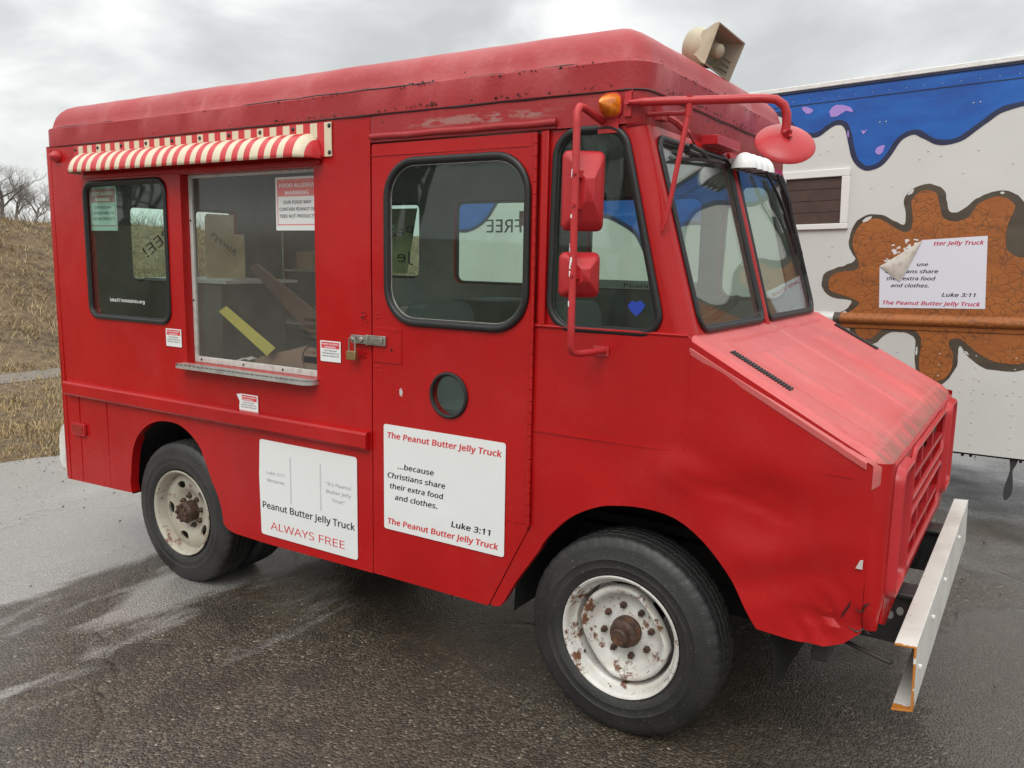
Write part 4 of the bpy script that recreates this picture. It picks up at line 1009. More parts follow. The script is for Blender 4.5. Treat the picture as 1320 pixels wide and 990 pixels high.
mb.tube([Vector((-1.20, .045, 2.235)), J+Vector((-.02, .02, -.035))], .008, 8)
mb.build('convex_mirror_arm', REDM, truck, smooth=60)
MC = Vector((-.766, .172, 2.134)); nrm = Vector((.36, -.62, .70)).normalized(); Q = nrm.to_track_quat('Z', 'Y').to_matrix().to_4x4()
mb = MB(); mb.lathe([(0, .024), (.03, .022), (.06, .015), (.083, .006), (.094, .0), (.098, -.006), (.094, -.012), (.0, -.02)], 40, Matrix.Translation(MC) @ Q)
mb.tube([MC+nrm*.018, MC+nrm*.04, A1+Vector((.070, .036, -.105))], .013, 8); mb.lathe([(0, .006), (.007, .005), (.008, 0)], 6, Matrix.Translation(MC+nrm*.022+Vector((.012, -.01, 0))) @ Q)
mb.build('convex_mirror', REDM, truck, smooth=50)

# red lamp box and white scalloped siren cover under the roof lip
mb = MB(); mb.box((-1.200, .56, 2.196), (-1.130, .84, 2.232)); mb.build('header_box', REDM, truck, bevel=.002)
mb = MB(); mb.tube([(-1.2, .12, 2.26), (-1.15, .18, 2.225), (-1.12, .22, 2.19)], .012, 6); mb.box((-1.2, .10, 2.225), (-1.17, .16, 2.28)); mb.tube([(-1.13, .20, 2.225), (-1.155, .40, 2.165)], .005, 6)
mb.build('wiper_motor_bracket', REDUP, truck)
for i in range(4):
    mb = MB(); cy = .84+i*.070
    pr_ = []
    for k in range(7):
        a = PI/2*k/6; pr_.append((.048*math.cos(a)+.0001, .066*math.sin(a)))
    mb.lathe(pr_, 20, Matrix.Translation((-1.110+.004*i, cy, 2.128)) @ Matrix.Scale(1.15, 4, (1, 0, 0)))
    mb.lathe([(.048, 0), (.043, 0), (.032, .030), (0, .040)], 20, Matrix.Translation((-1.110+.004*i, cy, 2.1285)) @ Matrix.Scale(1.15, 4, (1, 0, 0)), mi=1)
    mb.box((-1.20, cy-.01, 2.150), (-1.12, cy+.01, 2.17))
    mb.build('siren_dome', [WHITEP, INK], truck, smooth=50)
# wipers
def wiper(a, b, c):
    mb = MB(); a, b, c = (FW(*p) for p in (a, b, c))
    mb.tube([a, a.lerp(b, .5)+WN*.012, b], [.008, .006, .004], 6); mb.tube([a+Vector((0, .015, 0)), b+Vector((0, .012, .004))], .003, 5)
    mid = b; e = (c-b); mb.tube([b-e, b, b+e], .0045, 5)
    mb.tube([b-e*.98-WN*.008, b+e*.98-WN*.008], [.006, .006], 4)
    for t in (-.7, -.3, .3, .7): mb.tube([b+e*t, b+e*t-WN*.008], .003, 4)
    mb.build('wiper', BLACK, truck)
wiper((.30, .665, -.03), (.46, .655, -.018), (.70, .675, -.016)); wiper((.34, .69, -.03), (.54, .66, -.02), (.74, .67, -.018))
wiper((1.56, .69, -.03), (1.64, .42, -.018), (1.68, .20, -.016)); wiper((1.50, .69, -.03), (1.62, .46, -.02), (1.69, .30, -.016)); wiper((1.30, .69, -.03), (1.55, .40, -.02), (1.60, .30, -.016))

# loudspeaker horn on the roof
c_bl = Vector((-1.307, .85, 2.567)); 
mc = [Vector((-1.25, .85, 2.726)), Vector((-1.209, 1.07, 2.684)), Vector((-1.272, 1.07, 2.528)), Vector((-1.307, .85, 2.567))]
ctr = sum(mc, Vector())/4; ax = ((mc[1]-mc[0]).cross(mc[3]-mc[0])).normalized()
if ax.x > 0: ax = -ax     # points backwards into the body
mb = MB(); pr_ = [(1.0, 0.), (1.0, .006), (.93, .03), (.78, .06), (.66, .085), (.6, .105)]
Pq = []
for s_, dpt in pr_: Pq.append([ctr+(p-ctr)*s_+ax*dpt for p in mc])
for q in Pq: mb.v += q
for i in range(len(pr_)-1):
    for k in range(4): mb.f.append((i*4+k, i*4+(k+1) % 4, (i+1)*4+(k+1) % 4, (i+1)*4+k)); mb.m.append(0)
# inner flare
b = len(mb.v)
for s_, dpt in ((1.0, 0), (.94, 0.001), (.80, .045), (.60, .090)): mb.v += [ctr+(p-ctr)*s_+ax*dpt for p in mc]
for i in range(3):
    for k in range(4): mb.f.append((b+i*4+k, b+(i+1)*4+k, b+(i+1)*4+(k+1) % 4, b+i*4+(k+1) % 4)); mb.m.append(1)
mb.f.append(tuple(b+12+k for k in range(4))); mb.m.append(1)
spk = mb.build('loudspeaker_horn', [HORN, HORND], truck, smooth=20, recalc=False)
Qa = ax.to_track_quat('Z', 'Y').to_matrix().to_4x4()
mb = MB(); mb.lathe([(.075, .06), (.078, .10), (.080, .15), (.076, .175), (.060, .188), (0, .192)], 28, Matrix.Translation(ctr) @ Qa); mb.build('driver_housing', HORN, spk, smooth=50)
mb = MB(); mb.lathe([(0, .012), (.024, .014), (.030, .022), (.030, .09)], 24, Matrix.Translation(ctr+(mc[0]-mc[1])*.05) @ Qa); mb.build('throat_plug', HORN, spk, smooth=50)
mb = MB(); ex_ = (mc[1]-mc[0]).normalized(); ez_ = (mc[0]-mc[3]).normalized()
for k in range(3):
    base = ctr+ez_*(-.01-.022*k)+ax*.035; mb.tube([base+ex_*.045, base+ex_*.095-ax*.012], .0022, 4)
mb.build('horn_slot', STEELD, spk)
mb = MB(); mb.box((-1.44, .90, 2.50), (-1.35, 1.02, 2.575)); mb.build('speaker_foot', HORN, spk, bevel=.02)

# wheels
def MY(x, y, z): return Matrix.Translation((x, y, z)) @ Matrix.Rotation(PI/2, 4, 'X')    # local z -> -y (outwards)
def tyre(cx, cy, cz, r=.381, w=.205, rim=.226):
    mb = MB(); h = w/2; seg = 264
    prof = [(rim-.004, .070), (rim+.004, .082), (rim+.012, .090), (rim+.020, .0965), (rim+.040, .1025), (rim+.043, .1035), (rim+.046, .1025), (rim+.070, .1025), (rim+.073, .1045), (rim+.076, .1030), (r-.040, .0985), (r-.028, .0945), (r-.018, .0890), (r-.006, .082)]
    tread = [(r, .070), (r, .052), (r-.009, .050), (r-.009, .046), (r+.002, .044), (r+.002, .020), (r-.009, .018), (r-.009, .012), (r+.003, .010)]
    full = prof+tread; full = full+[(a, -b) for a, b in full[::-1]]
    nf = len(full); mid = nf/2
    def mod(k, j, rr):
        kk = k if k < mid else nf-1-k
        jj = (j+(1 if k % 2 else 0))
        if kk in (12, 13, 14) and j % 6 == 0: return rr-.0035
        if kk in (15, 18, 19, 22) and (j+kk*2) % 6 == 0: return rr-.0045
        return rr
    mb.lathe(full, seg, MY(cx, cy, cz), mod=mod)
    return mb
def wheel_front(cy, side=1):
    cx, cz = -1.212, .361
    fl = (lambda M_: M_) 
    S = Matrix.Translation((cx, cy, cz)) @ Matrix.Rotation(PI/2 if side == 1 else -PI/2, 4, 'X')
    mb = MB(); mb.lathe([(.232, .088), (.236, .094), (.233, .100), (.226, .098), (.219, .086), (.213, .060), (.206, .052), (.200, .048), (.196, .020), (.194, -.05), (.20, -.09), (.222, -.096)], 72, S)
    wh = mb.build('wheel', RIMW, truck, smooth=45)
    mb = tyre(cx, cy, cz); mb.build('tyre', TYRE, wh, smooth=35)
    def dm(k, j, rr):
        a = 2*PI*j/72
        if k < 4:
            t = math.cos(2*(a-R(35))); return rr*(1-.14*max(0, t-.1)**1.0)
        return rr
    mb = MB(); mb.lathe([(.182, .020), (.183, .050), (.178, .058), (.170, .060), (.158, .054), (.148, .038), (.138, .018), (.128, .010), (.085, .008), (.078, .014), (0, .014)], 72, S, mod=dm); mb.build('wheel_disc', RIMW, wh, smooth=45)
    mb = MB(); mb.lathe([(.058, .005), (.060, .030), (.055, .036), (.053, .060), (.044, .066), (.034, .068), (.033, .095), (.028, .100), (0, .100)], 28, S); mb.build('hub', HUBM, wh, smooth=40)
    for i in range(8):
        a = 2*PI*i/8+.2; mb = MB(); mb.lathe([(.013, .0), (.013, .014), (.009, .018), (.006, .018), (.006, .028), (0, .028)], 6, S @ Matrix.Translation((.098*math.cos(a),   .098*math.sin(a), .010))); mb.build('lug_nut', HUBM, wh, smooth=30)
    mb = MB(); a = R(215); mb.tube([S @ Vector((.195*math.cos(a), .195*math.sin(a), .05)), S @ Vector((.175*math.cos(a), .175*math.sin(a), .082))], .005, 6); mb.build('valve_stem', HUBM, wh)
    return wh
def wheel_rear(cy, side=1, disc=True, x=-3.784):
    cx, cz = x, .361; sg = 1
    S = Matrix.Translation((cx, cy, cz)) @ Matrix.Rotation(PI/2 if side == 1 else -PI/2, 4, 'X')
    mb = MB(); mb.lathe([(.228, .088), (.232, .094), (.229, .100), (.222, .098), (.214, .086), (.210, .062), (.204, .050), (.200, -.05), (.206, -.09), (.222, -.096)], 72, S)
    wh = mb.build('wheel', RIMB, truck, smooth=45)
    tyre(cx, cy, cz).build('tyre', TYRE, wh, smooth=35)
    if not disc: return wh
    prf = [(0, .022), (.088, .022), (.098, .026), (.112, .040), (.150, .052), (.185, .050), (.203, .040)]
    def dep(r_):
        for (r0, d0), (r1, d1) in zip(prf, prf[1:]):
            if r_ <= r1: t = (r_-r0)/(r1-r0); t = t*t*(3-2*t); return d0+(d1-d0)*t
        return .04
    def FD(u, v, w): 
        return S @ Vector((u, v, dep(math.hypot(u, v))-w))
    holes = []
    for i in range(5):
        a0 = 2*PI*i/5+R(38); holes.append([((.148+.020*math.cos(t))*math.cos(a0)-.036*math.sin(t)*math.sin(a0), (.148+.020*math.cos(t))*math.sin(a0)+.036*math.sin(t)*math.cos(a0)) for t in [2*PI*k/18 for k in range(18)]])
    outl = [(.203*math.cos(t), .203*math.sin(t)) for t in [2*PI*k/60 for k in range(60)]]
    panel('wheel_disc', outl, FD, holes, .012, .016, [RIMB, RIMB], wh, amp=0)
    mb = MB(); mb.lathe([(.056, .02), (.056, .075), (.050, .082), (.046, .092), (.0, .094)], 28, S)
    for i in range(8): a = 2*PI*i/8; mb.lathe([(.010, 0), (.010, .012), (0, .014)], 6, S @ Matrix.Translation((.040*math.cos(a), .040*math.sin(a), .088)))
    mb.build('hub', HUBM, wh, smooth=40)
    for i in range(8):
        a = 2*PI*i/8+.2; mb = MB(); mb.lathe([(.014, .0), (.014, .014), (.009, .018), (.006, .028), (0, .028)], 6, S @ Matrix.Translation((.080*math.cos(a), .080*math.sin(a), .022))); mb.build('lug_nut', HUBM, wh, smooth=30)
    return wh
wheel_front(.098); wheel_front(WL-.10, -1)
wheel_rear(.098); wheel_rear(.335, disc=False); wheel_rear(WU-.10, -1); wheel_rear(WU-.335, disc=False)
# underbody
mb = MB(); mb.box((-4.86, .06, .55), (-4.25, WU-.06, .60)); mb.box((-3.35, .06, .45), (-1.75, WU-.06, .50)); mb.box((-4.2, .55, .72), (-3.3, WU-.55, .76)); mb.box((-1.7, .50, .62), (-.45, WU-.5, .66))
mb.build('floor_pan', DARK, truck)
mb = MB()
for y in (.50, WU-.58): mb.box((-4.8, y, .46), (-.36, y+.08, .60))
mb.tube([(-3.784, .2, .361), (-3.784, WU-.2, .361)], .05, 10); mb.tube([(-1.212, .2, .33), (-1.212, WU-.2, .33)], .035, 8); mb.lathe([(0, -.14), (.10, -.12), (.15, 0), (.10, .12), (0, .14)], 16, Matrix.Translation((-3.784, WU/2, .361)) @ Matrix.Rotation(PI/2, 4, 'Y'))
mb.tube([(-4.9, .35, .38), (-3.9, .42, .44)], .025, 8)
mb.build('chassis', DARK, truck)
# wheel wells
WELL = mat('black_undercoat', (.006, .006, .006), .85)
def well(cx, cz, r, y0, y1, a0, a1, nm='wheel_well'):
    mb = MB(); N = 18; P = []
    for i in range(N+1):
        a = a0+(a1-a0)*i/N; P.append((cx+r*math.cos(a), cz+r*math.sin(a)))
    mb.add([(x, y, z) for x, z in P for y in (y0, y1)], [(2*i, 2*i+1, 2*i+3, 2*i+2) for i in range(N)])
    mb.add([(x, y1, z) for x, z in P], [tuple(range(N+1))]); mb.build(nm, WELL, truck, smooth=60)
well(-3.83, .42, .44, .035, .58, -.1, PI+.1); well(-1.17, .36, .52, .032, .55, -.1, PI+.05)
well(-3.83, .42, .44, WU-.58, WU-.035, -.1, PI+.1); well(-1.17, .36, .52, WU-.55, WL-.032, -.1, PI+.05)
# interior
mb = MB(); mb.box((-4.86, .62, .78), (-1.60, WU-.62, .80)); mb.box((-4.86, .06, .86), (-3.3, .62, .90)); mb.box((-4.86, WU-.62, .86), (-3.3, WU-.06, .90)); mb.box((-3.3, .06, .78), (-1.72, .62, .80)); mb.box((-3.3, WU-.62, .78), (-1.72, WU-.06, .80)); mb.build('cabin_floor', LINER, truck)
mb = MB(); mb.box((-1.12, .10, 1.30), (-.99, WU-.1, 1.46)); mb.box((-1.30, .95, 1.25), (-1.10, 1.6, 1.42)); mb.box((-1.35, .55, .82), (-.80, .95, 1.25)); mb.build('dashboard', BOARDM, truck, bevel=.02)
mb = MB(); Ms = Matrix.Translation((-1.42, 1.30, 1.46)) @ Matrix.Rotation(R(-35), 4, 'Y'); mb.tube([Ms @ Vector((.2*math.cos(a), .2*math.sin(a), 0)) for a in [2*PI*i/28 for i in range(28)]], .012, 8, closed=True)
for a in (0, 2.1, 4.2): mb.tube([Ms @ Vector((0, 0, -.02)), Ms @ Vector((.2*math.cos(a), .2*math.sin(a), 0))], .008, 6)
mb.tube([Ms @ Vector((0, 0, 0)), Ms @ Vector((0, 0, -.3))], .02, 8); mb.build('steering_wheel', BLACK, truck)
for nm, (sx, sy) in (('a', (-1.95, 1.25)), ('b', (-2.36, .62))):
    mb = MB(); mb.prism(rrect(-.22, 0, .22, .50, .09), lambda u, v, w: Vector((sx-.16+w-.12*v, sy+u, 1.02+v)), 0, .10); mb.prism(rrect(-.22, -.22, .22, .22, .06), lambda u, v, w: Vector((sx+.08+v, sy+u, 1.0+w)), -.08, .04); mb.box((sx-.02, sy-.08, .80), (sx+.14, sy+.08, .93)); mb.build('seat', mat('grey_vinyl_seat', (.22, .24, .24), .5), truck, bevel=.015)
mb = MB(); mb.box((-4.70, WU-.55, 1.24), (-3.35, WU-.08, 1.28)); mb.box((-4.70, WU-.52, .90), (-3.35, WU-.10, 1.22)); mb.build('work_counter', ALU, truck, bevel=.004)
mb = MB(); mb.box((-3.62, .09, 1.10), (-2.70, .42, 1.13)); mb.build('inner_serving_shelf', BOARDM, truck)
mb = MB(); mb.box((-4.78, .55, .95), (-4.10, 1.05, 1.56)); mb.box((-2.9, 1.2, .9), (-2.55, 1.7, 1.5)); mb.build('storage_cabinet', BOARDM, truck, bevel=.01)
# things lying inside
cb = empty('cardboard_sign', (-4.28, .72, 1.58), 'tan cardboard sheet lettered Always in mirror writing, standing inside the service window', 'cardboard sign')
Fc = lambda u, v, w: Vector((-4.28+w*-1+.12*u, .60+u, 1.585+v))
mb = MB(); mb.prism([(0, 0), (.26, .0), (.26, .27), (.19, .27), (.19, .385), (.012, .385), (0, .36)], Fc, -.002, .003); mb.build('sheet', CARD, cb, smooth=0)
mb = MB(); put_text(mb, 'Always', Fc, .03, .23, .26, .045, -.004, mirror=True, rot=R(-38)); mb.build('lettering', INK, cb, smooth=0)
bx = empty('cardboard_box', (-3.2, .25, 1.13), 'flattened brown cardboard box on the shelf just inside the service window', 'cardboard box')
mb = MB(); mb.prism([(-3.34, 1.135), (-2.86, 1.135), (-2.86, 1.24), (-3.02, 1.30), (-3.36, 1.22)], lambda u, v, w: Vector((u, .20+w, v)), 0, .03); mb.build('box_flap', CARD2, bx, smooth=0)
mb = MB(); mb.box((-3.45, .24, 1.132), (-2.95, .40, 1.20), M=Matrix.Translation((0, 0, 0))); mb.build('box_body', CARD2, bx, bevel=.003)
bd = empty('leaning_board', (-3.6, .75, .9), 'long brown board leaning diagonally in the dark behind the service window', 'board')
mb = MB(); mb.prism([(-4.05, 1.66), (-3.98, 1.68), (-3.10, 1.20), (-3.10, 1.05), (-3.22, 1.05)], lambda u, v, w: Vector((u, .72+w, v)), 0, .02); mb.build('plank', mat('reddish_board', (.22, .13, .10), .7), bd, bevel=.003)
pp_ = empty('paper_sheet', (-3.6, .3, 1.13), 'crumpled white paper at the lower left corner of the service window', 'paper')
mb = MB(); mb.v = [(-3.66+.03*i+.01*noise.noise(Vector((i, j, 0))), .20+.03*j, 1.14+.035*i*(.5 if i > 3 else 1)*.4+.03*abs(noise.noise(Vector((i*.9, j*.9, 4))))) for i in range(7) for j in range(6)]
for i in range(6):
    for j in range(5): mb.f.append((i*6+j, i*6+j+1, (i+1)*6+j+1, (i+1)*6+j)); mb.m.append(0)
mb.build('sheet', WHITEV, pp_, smooth=0, recalc=False)
mb = MB(); mb.box((-4.80, .53, 1.561), (-4.02, 1.08, 1.578)); mb.build('cabinet_top', WHITEV, truck)
mb = MB()
for z_ in (1.62, 1.95): mb.box((-4.60, WU-.32, z_), (-4.14, WU-.05, z_+.012))
for x_, y_ in ((-4.60, WU-.32), (-4.15, WU-.32)): mb.box((x_, y_, 1.28), (x_+.012, y_+.012, 2.2))
mb.build('wire_shelf', CHROME, truck)
rs = random.Random(9)
for i, (x_, z_, col_, lab) in enumerate(((-4.5, 1.63, (.30, .20, .12), 'small brown carton on the lower wire shelf inside the truck'), (-4.3, 1.96, (.10, .2, .16), 'dark green carton on the upper wire shelf inside the truck'), (-3.55, 1.282, (.45, .42, .38), 'pale grey carton at the end of the work counter inside the truck'))):
    mb = MB(); mb.box((x_, WU-.28, z_), (x_+.16, WU-.1, z_+.13)); tag(mb.build('carton', mat('carton_%d' % i, col_, .8), bevel=.004), lab, 'carton', 'cartons inside the truck')
tp_ = MB(); tp_.prism([(-3.62, 1.44), (-3.56, 1.47), (-3.20, 1.28), (-3.26, 1.235)], lambda u, v, w: Vector((u, .16+w, v)), 0, .004)
tag(tp_.build('yellow_strip', TAPE, smooth=0), 'yellow flat strip leaning on the box behind the service window', 'strip')
pb = empty('plastic_bin', (-3.5, .75, 1.3), 'olive green plastic lid lying in the dark behind the service window', 'plastic lid')
mb = MB(); mb.box((-4.1, 1.28, 1.281), (-3.65, 1.60, 1.40)); mb.build('bin_body', mat('olive_plastic', (.16, .18, .07), .5), pb, bevel=.01)

# vinyl signs, stickers, lettering
def Fside(off): return lambda u, v, w: Vector((u, w+off, v))
def sign_base(P, F, parent, th=.0015, m_=WHITEV):
    mb = MB(); mb.prism(P, F, 0, -th); return mb.build('vinyl_sign', m_, parent, smooth=0)
# door sign
x0, x1, z0, z1 = -2.342, -1.716, .566, 1.031; F = Fside(-.0072)
s2 = sign_base(rrect(x0, z0, x1, z1, .012), F, truck); wd = x1-x0; ht = z1-z0
def line(par, F, txt, u0, u1, v, cap, m_, bold=.02, shear=0., x0=None, wd=None, z1=None, ht=None, w=-.0022):
    mb = MB(); put_text(mb, txt, F, x0+u0*wd, x0+u1*wd, z1-v*ht, cap, w, bold=bold, shear=shear); mb.build('lettering', m_, par, smooth=0, recalc=False)
K = dict(x0=x0, wd=wd, z1=z1, ht=ht)
line(s2, F, 'The Peanut Butter Jelly Truck', .035, .97, .125, .031, REDINK, .022, .12, **K)
for tx_, a, b, v in (('...because', .125, .435, .40), ('Christians share', .035, .53, .50), ('their extra food', .055, .515, .60), ('and clothes.', .10, .465, .70)): line(s2, F, tx_, a, b, v, .028, INK, .015, .12, **K)
line(s2, F, 'Luke 3:11', .585, .895, .835, .030, INK, .018, .12, **K); line(s2, F, 'The Peanut Butter Jelly Truck', .035, .955, .945, .031, REDINK, .022, .12, **K)
# panel sign
x0, x1, z0, z1 = -3.142, -2.504, .380, .857; F = Fside(-.0035)
s1 = sign_base(rpoly([(x0, z0), (x1, z0), (x1, z1), (x0+.004, z1), (x0-.006, z0+.3)], [.015, .015, .015, .015, 0]), F, truck); wd = x1-x0; ht = z1-z0; K = dict(x0=x0, wd=wd, z1=z1, ht=ht)
for tx_, a, b, v in (('Luke 3:11', .075, .27, .35), ('Ministries', .08, .27, .43)): line(s1, F, tx_, a, b, v, .020, INKG, -.004, .1, **K)
for tx_, a, b, v in (('"It\'s Peanut', .70, .945, .33), ('Butter Jelly', .70, .945, .405), ('Time!"', .755, .885, .485)): line(s1, F, tx_, a, b, v, .020, INKG, -.004, .1, **K)
line(s1, F, 'Peanut Butter Jelly Truck', .025, .975, .715, .040, INK, .012, 0, **K); line(s1, F, 'ALWAYS FREE', .105, .875, .925, .047, REDINK, -.004, 0, **K)
mb = MB()
for u in (.335, .645): mb.box((x0+u*wd-.004, -.0062, z1-.60*ht), (x0+u*wd+.004, -.0052, z1-.13*ht))
mb.build('grey_rule', mat('light_grey_ink', (.55, .56, .57), .5), s1, smooth=0)
# allergy stickers
def allergy(x0, x1, z0, z1, parent, off, white=WHITEV, redm=REDINK, big=False, name='allergy_sticker', curl=False):
    F = Fside(off); wd = x1-x0; ht = z1-z0; mb = MB()
    P = rrect(x0, z0, x1, z1, .004)
    if curl: P = [(x0+.012, z0), (x1, z0), (x1, z1), (x0+.03, z1), (x0-.006, z1-.006), (x0+.016, z1-.04), (x0+.012, z0+.03)]
    mb.prism(P, F, 0, -.001); mb.prism([(x0+.06*wd, z1-.36*ht), (x1-.06*wd, z1-.36*ht), (x1-.06*wd, z1-.06*ht), (x0+.06*wd, z1-.06*ht)] if not curl else [(x0+.25*wd, z1-.36*ht), (x1-.06*wd, z1-.36*ht), (x1-.06*wd, z1-.06*ht), (x0+.20*wd, z1-.06*ht)], F, -.001, -.0015, 1)
    sh = .08 if curl else 0
    put_text(mb, 'FOOD ALLERGY', F, x0+(.10+sh)*wd, x1-.10*wd, z1-.19*ht, .085*ht, -.0019, 2, .02); put_text(mb, 'WARNING', F, x0+(.22+sh)*wd, x1-.24*wd, z1-.33*ht, .085*ht, -.0019, 2, .02)
    for t_, a, v in (('OUR FOOD MAY', .18, .50), ('CONTAIN PEANUT OR', .09, .63), ('TREE NUT PRODUCTS', .09, .76)): put_text(mb, t_, F, x0+(a+sh)*wd, x1-a*wd, z1-v*ht, .075*ht, -.0015, 3, .012)
    if big:
        for (a, b, c, e) in ((.04, .04, .96, .055), (.04, .88, .96, .90), (.04, .04, .055, .90), (.945, .04, .96, .90)): mb.box((x0+a*wd, off-.0017, z1-e*ht), (x0+c*wd, off-.001, z1-b*ht), 1)
    return mb.build(name, [white, redm, WHITEINK, INK], parent, smooth=0)
allergy(-3.835, -3.708, 1.258, 1.350, truck, -.004); allergy(-2.717, -2.593, 1.272, 1.365, truck, -.004); allergy(-3.288, -3.140, .978, 1.066, truck, -.005, curl=True)
allergy(-3.048, -2.765, 1.850, 2.090, sw, .0535, redm=REDINK2, big=True)
PALEG = mat('greenish_paper', (.42, .56, .50), .5)
allergy(-4.500, -4.250, 1.850, 2.085, w1, .0205, white=PALEG, redm=mat('green_tinted_red', (.36, .14, .13), .5), big=True)
mb = MB(); put_text(mb, 'luke311ministries.org', FS, -4.33, -4.02, 1.468, .022, .004, 0, .01); mb.build('lettering', WHITEINK, w1, smooth=0, recalc=False)
mb = MB(); FB = lambda u, v, w: Vector((u, w, v))
for t_, a, b, v, c in (('PLEASE', -2.875, -2.80, 1.44, .014), ('6 FEET A', -2.875, -2.765, 1.405, .020), ('WHEN YOU', -2.875, -2.77, 1.378, .012), ('THANK', -2.875, -2.79, 1.352, .010)): put_text(mb, t_, FB, a, b, v, c, .0525, 0, .01)
ctr_ = (-2.835, 1.262); loop_tube(mb, [(ctr_[0]+.058*math.cos(a), ctr_[1]+.062*math.sin(a)) for a in [2*PI*i/24 for i in range(24)]], FS, .0525, .0025, 4); mb.box((-2.885, .0515, 1.245), (-2.765, .053, 1.275)); put_text(mb, 'COVID', FB, -2.87, -2.80, 1.29, .014, .0525)
mb.build('distance_sticker', INK, sw, smooth=0)
mb = MB(); mb.prism([(-1.232, 1.588), (-1.215, 1.606), (-1.200, 1.600), (-1.185, 1.608), (-1.165, 1.592), (-1.182, 1.565), (-1.198, 1.552), (-1.218, 1.566)], FS, .014, .0135); mb.build('blue_sticker', BLUEST, qw, smooth=0)
# decals on the far windows, seen mirrored from inside
mb = MB(); put_text(mb, 'FREE', FF, -3.06, -2.80, 1.90, .10, -.002, mirror=True, bold=.01); mb.build('lettering', INK, f1, smooth=0, recalc=False)
mb = MB(); mb.box((-2.81, WU-.01, 1.94), (-2.74, WU-.004, 2.03)); mb.build('red_decal', REDINK, f1)
mb = MB(); mb.prism([(-4.06, 1.62), (-3.72, 1.62), (-3.63, 2.06), (-4.06, 2.06)], FF, -.001, -.0018, 1); 
put_text(mb, 'Pea', FF, -3.88, -3.66, 1.87, .09, .008, mirror=True); put_text(mb, 'Je', FF, -3.80, -3.66, 1.70, .09, .008, mirror=True); mb.build('lettering', [INK, CARD], f2, smooth=0, recalc=False)
mb = MB(); mb.prism([(-2.30, 1.575), (-2.10, 1.575), (-2.10, 1.625), (-2.30, 1.625)], FF, .008, .007, 1); mb.prism([(-2.10, 1.575), (-1.64, 1.575), (-1.64, 1.625), (-2.10, 1.625)], FF, .008, .007, 1); put_text(mb, 'Peanut Butter', FF, -2.08, -1.68, 1.585, .028, .0095); mb.build('lettering', [INK, WHITEINK], f3, smooth=0, recalc=False)
mb = MB(); put_text(mb, 'FREE!', FR, .62, .92, 1.70, .085, .012, mirror=True, rot=R(38)); mb.build('lettering', INK, rw, smooth=0, recalc=False)

# front bumper channel
mb = MB()
def chan(y0, y1, xo=0):
    # C channel: web at front, flanges to the back
    yb, yt = y0, y0
    sec = [(-.228, .604), (-.222, .392), (-.283, .380), (-.283, .387), (-.229, .398), (-.235, .596), (-.290, .592), (-.290, .600)]
    return sec
sec = chan(0, 0); ysb = [0.0, .02, .5, 1.0, 1.5, 1.90]
for y in ysb: mb.v += [(x, y, z) for x, z in sec]
n = 8
for i in range(len(ysb)-1):
    for k in range(n): mb.f.append((i*n+k, i*n+(k+1) % n, (i+1)*n+(k+1) % n, (i+1)*n+k)); mb.m.append(0)
for b_ in (0, (len(ysb)-1)*n):
    mb.f += [tuple(b_+k for k in q) for q in ((0, 1, 4, 5), (1, 2, 3, 4), (0, 5, 6, 7))]; mb.m += [0]*3
bmp = mb.build('front_bumper', BUMP, truck, bevel=.002)
for (y, z) in ((.10, .500), (.42, .545), (.80, .555), (1.38, .560)):
    mb = MB(); mb.lathe([(0, .010), (.008, .009), (.009, 0)], 6, Matrix.Translation((-.226, y, z)) @ Matrix.Rotation(PI/2, 4, 'Y')); mb.build('bumper_bolt', BUMP, bmp)
mb = MB()
for y in (.46, WL-.54):
    mb.box((-.60, y, .40), (-.236, y+.07, .58)); mb.box((-.60, y-.03, .585), (-.25, y+.10, .60))
mb.box((-.50, .3, .47), (-.42, WL-.3, .56)); mb.box((-.55, .10, .43), (-.50, .46, .50)); mb.tube([(-.48, .12, .52), (-.30, .06, .505)], .008, 6)
mb.build('bumper_mount', STEELD, truck, bevel=.003)
mb = MB(); rs = random.Random(2)
for y in (.46, .46, .46, WL-.54, WL-.54): 
    cx, cz = -.46+rs.uniform(-.12, .14), .47+rs.uniform(-.04, .06)
    mb.prism([(cx+.012*math.cos(a), cz+.016*math.sin(a)) for a in [2*PI*i/10 for i in range(10)]], lambda u, v, w: Vector((u, y-.0015+w, v)), 0, -.001)
tag(mb.build('worn_spots', mat('pale_metal_spot', (.35, .34, .31), .5), truck), kind='stuff')
# white rear bumper end
mb = MB(); mb.prism([(-5.00, .47), (-4.99, .62), (-4.96, .68), (-4.93, .70), (-4.93, .42), (-4.96, .41)], lambda u, v, w: Vector((u, w, v)), .03, 1.77)
mb.build('rear_bumper', BUMP, truck, bevel=.004)

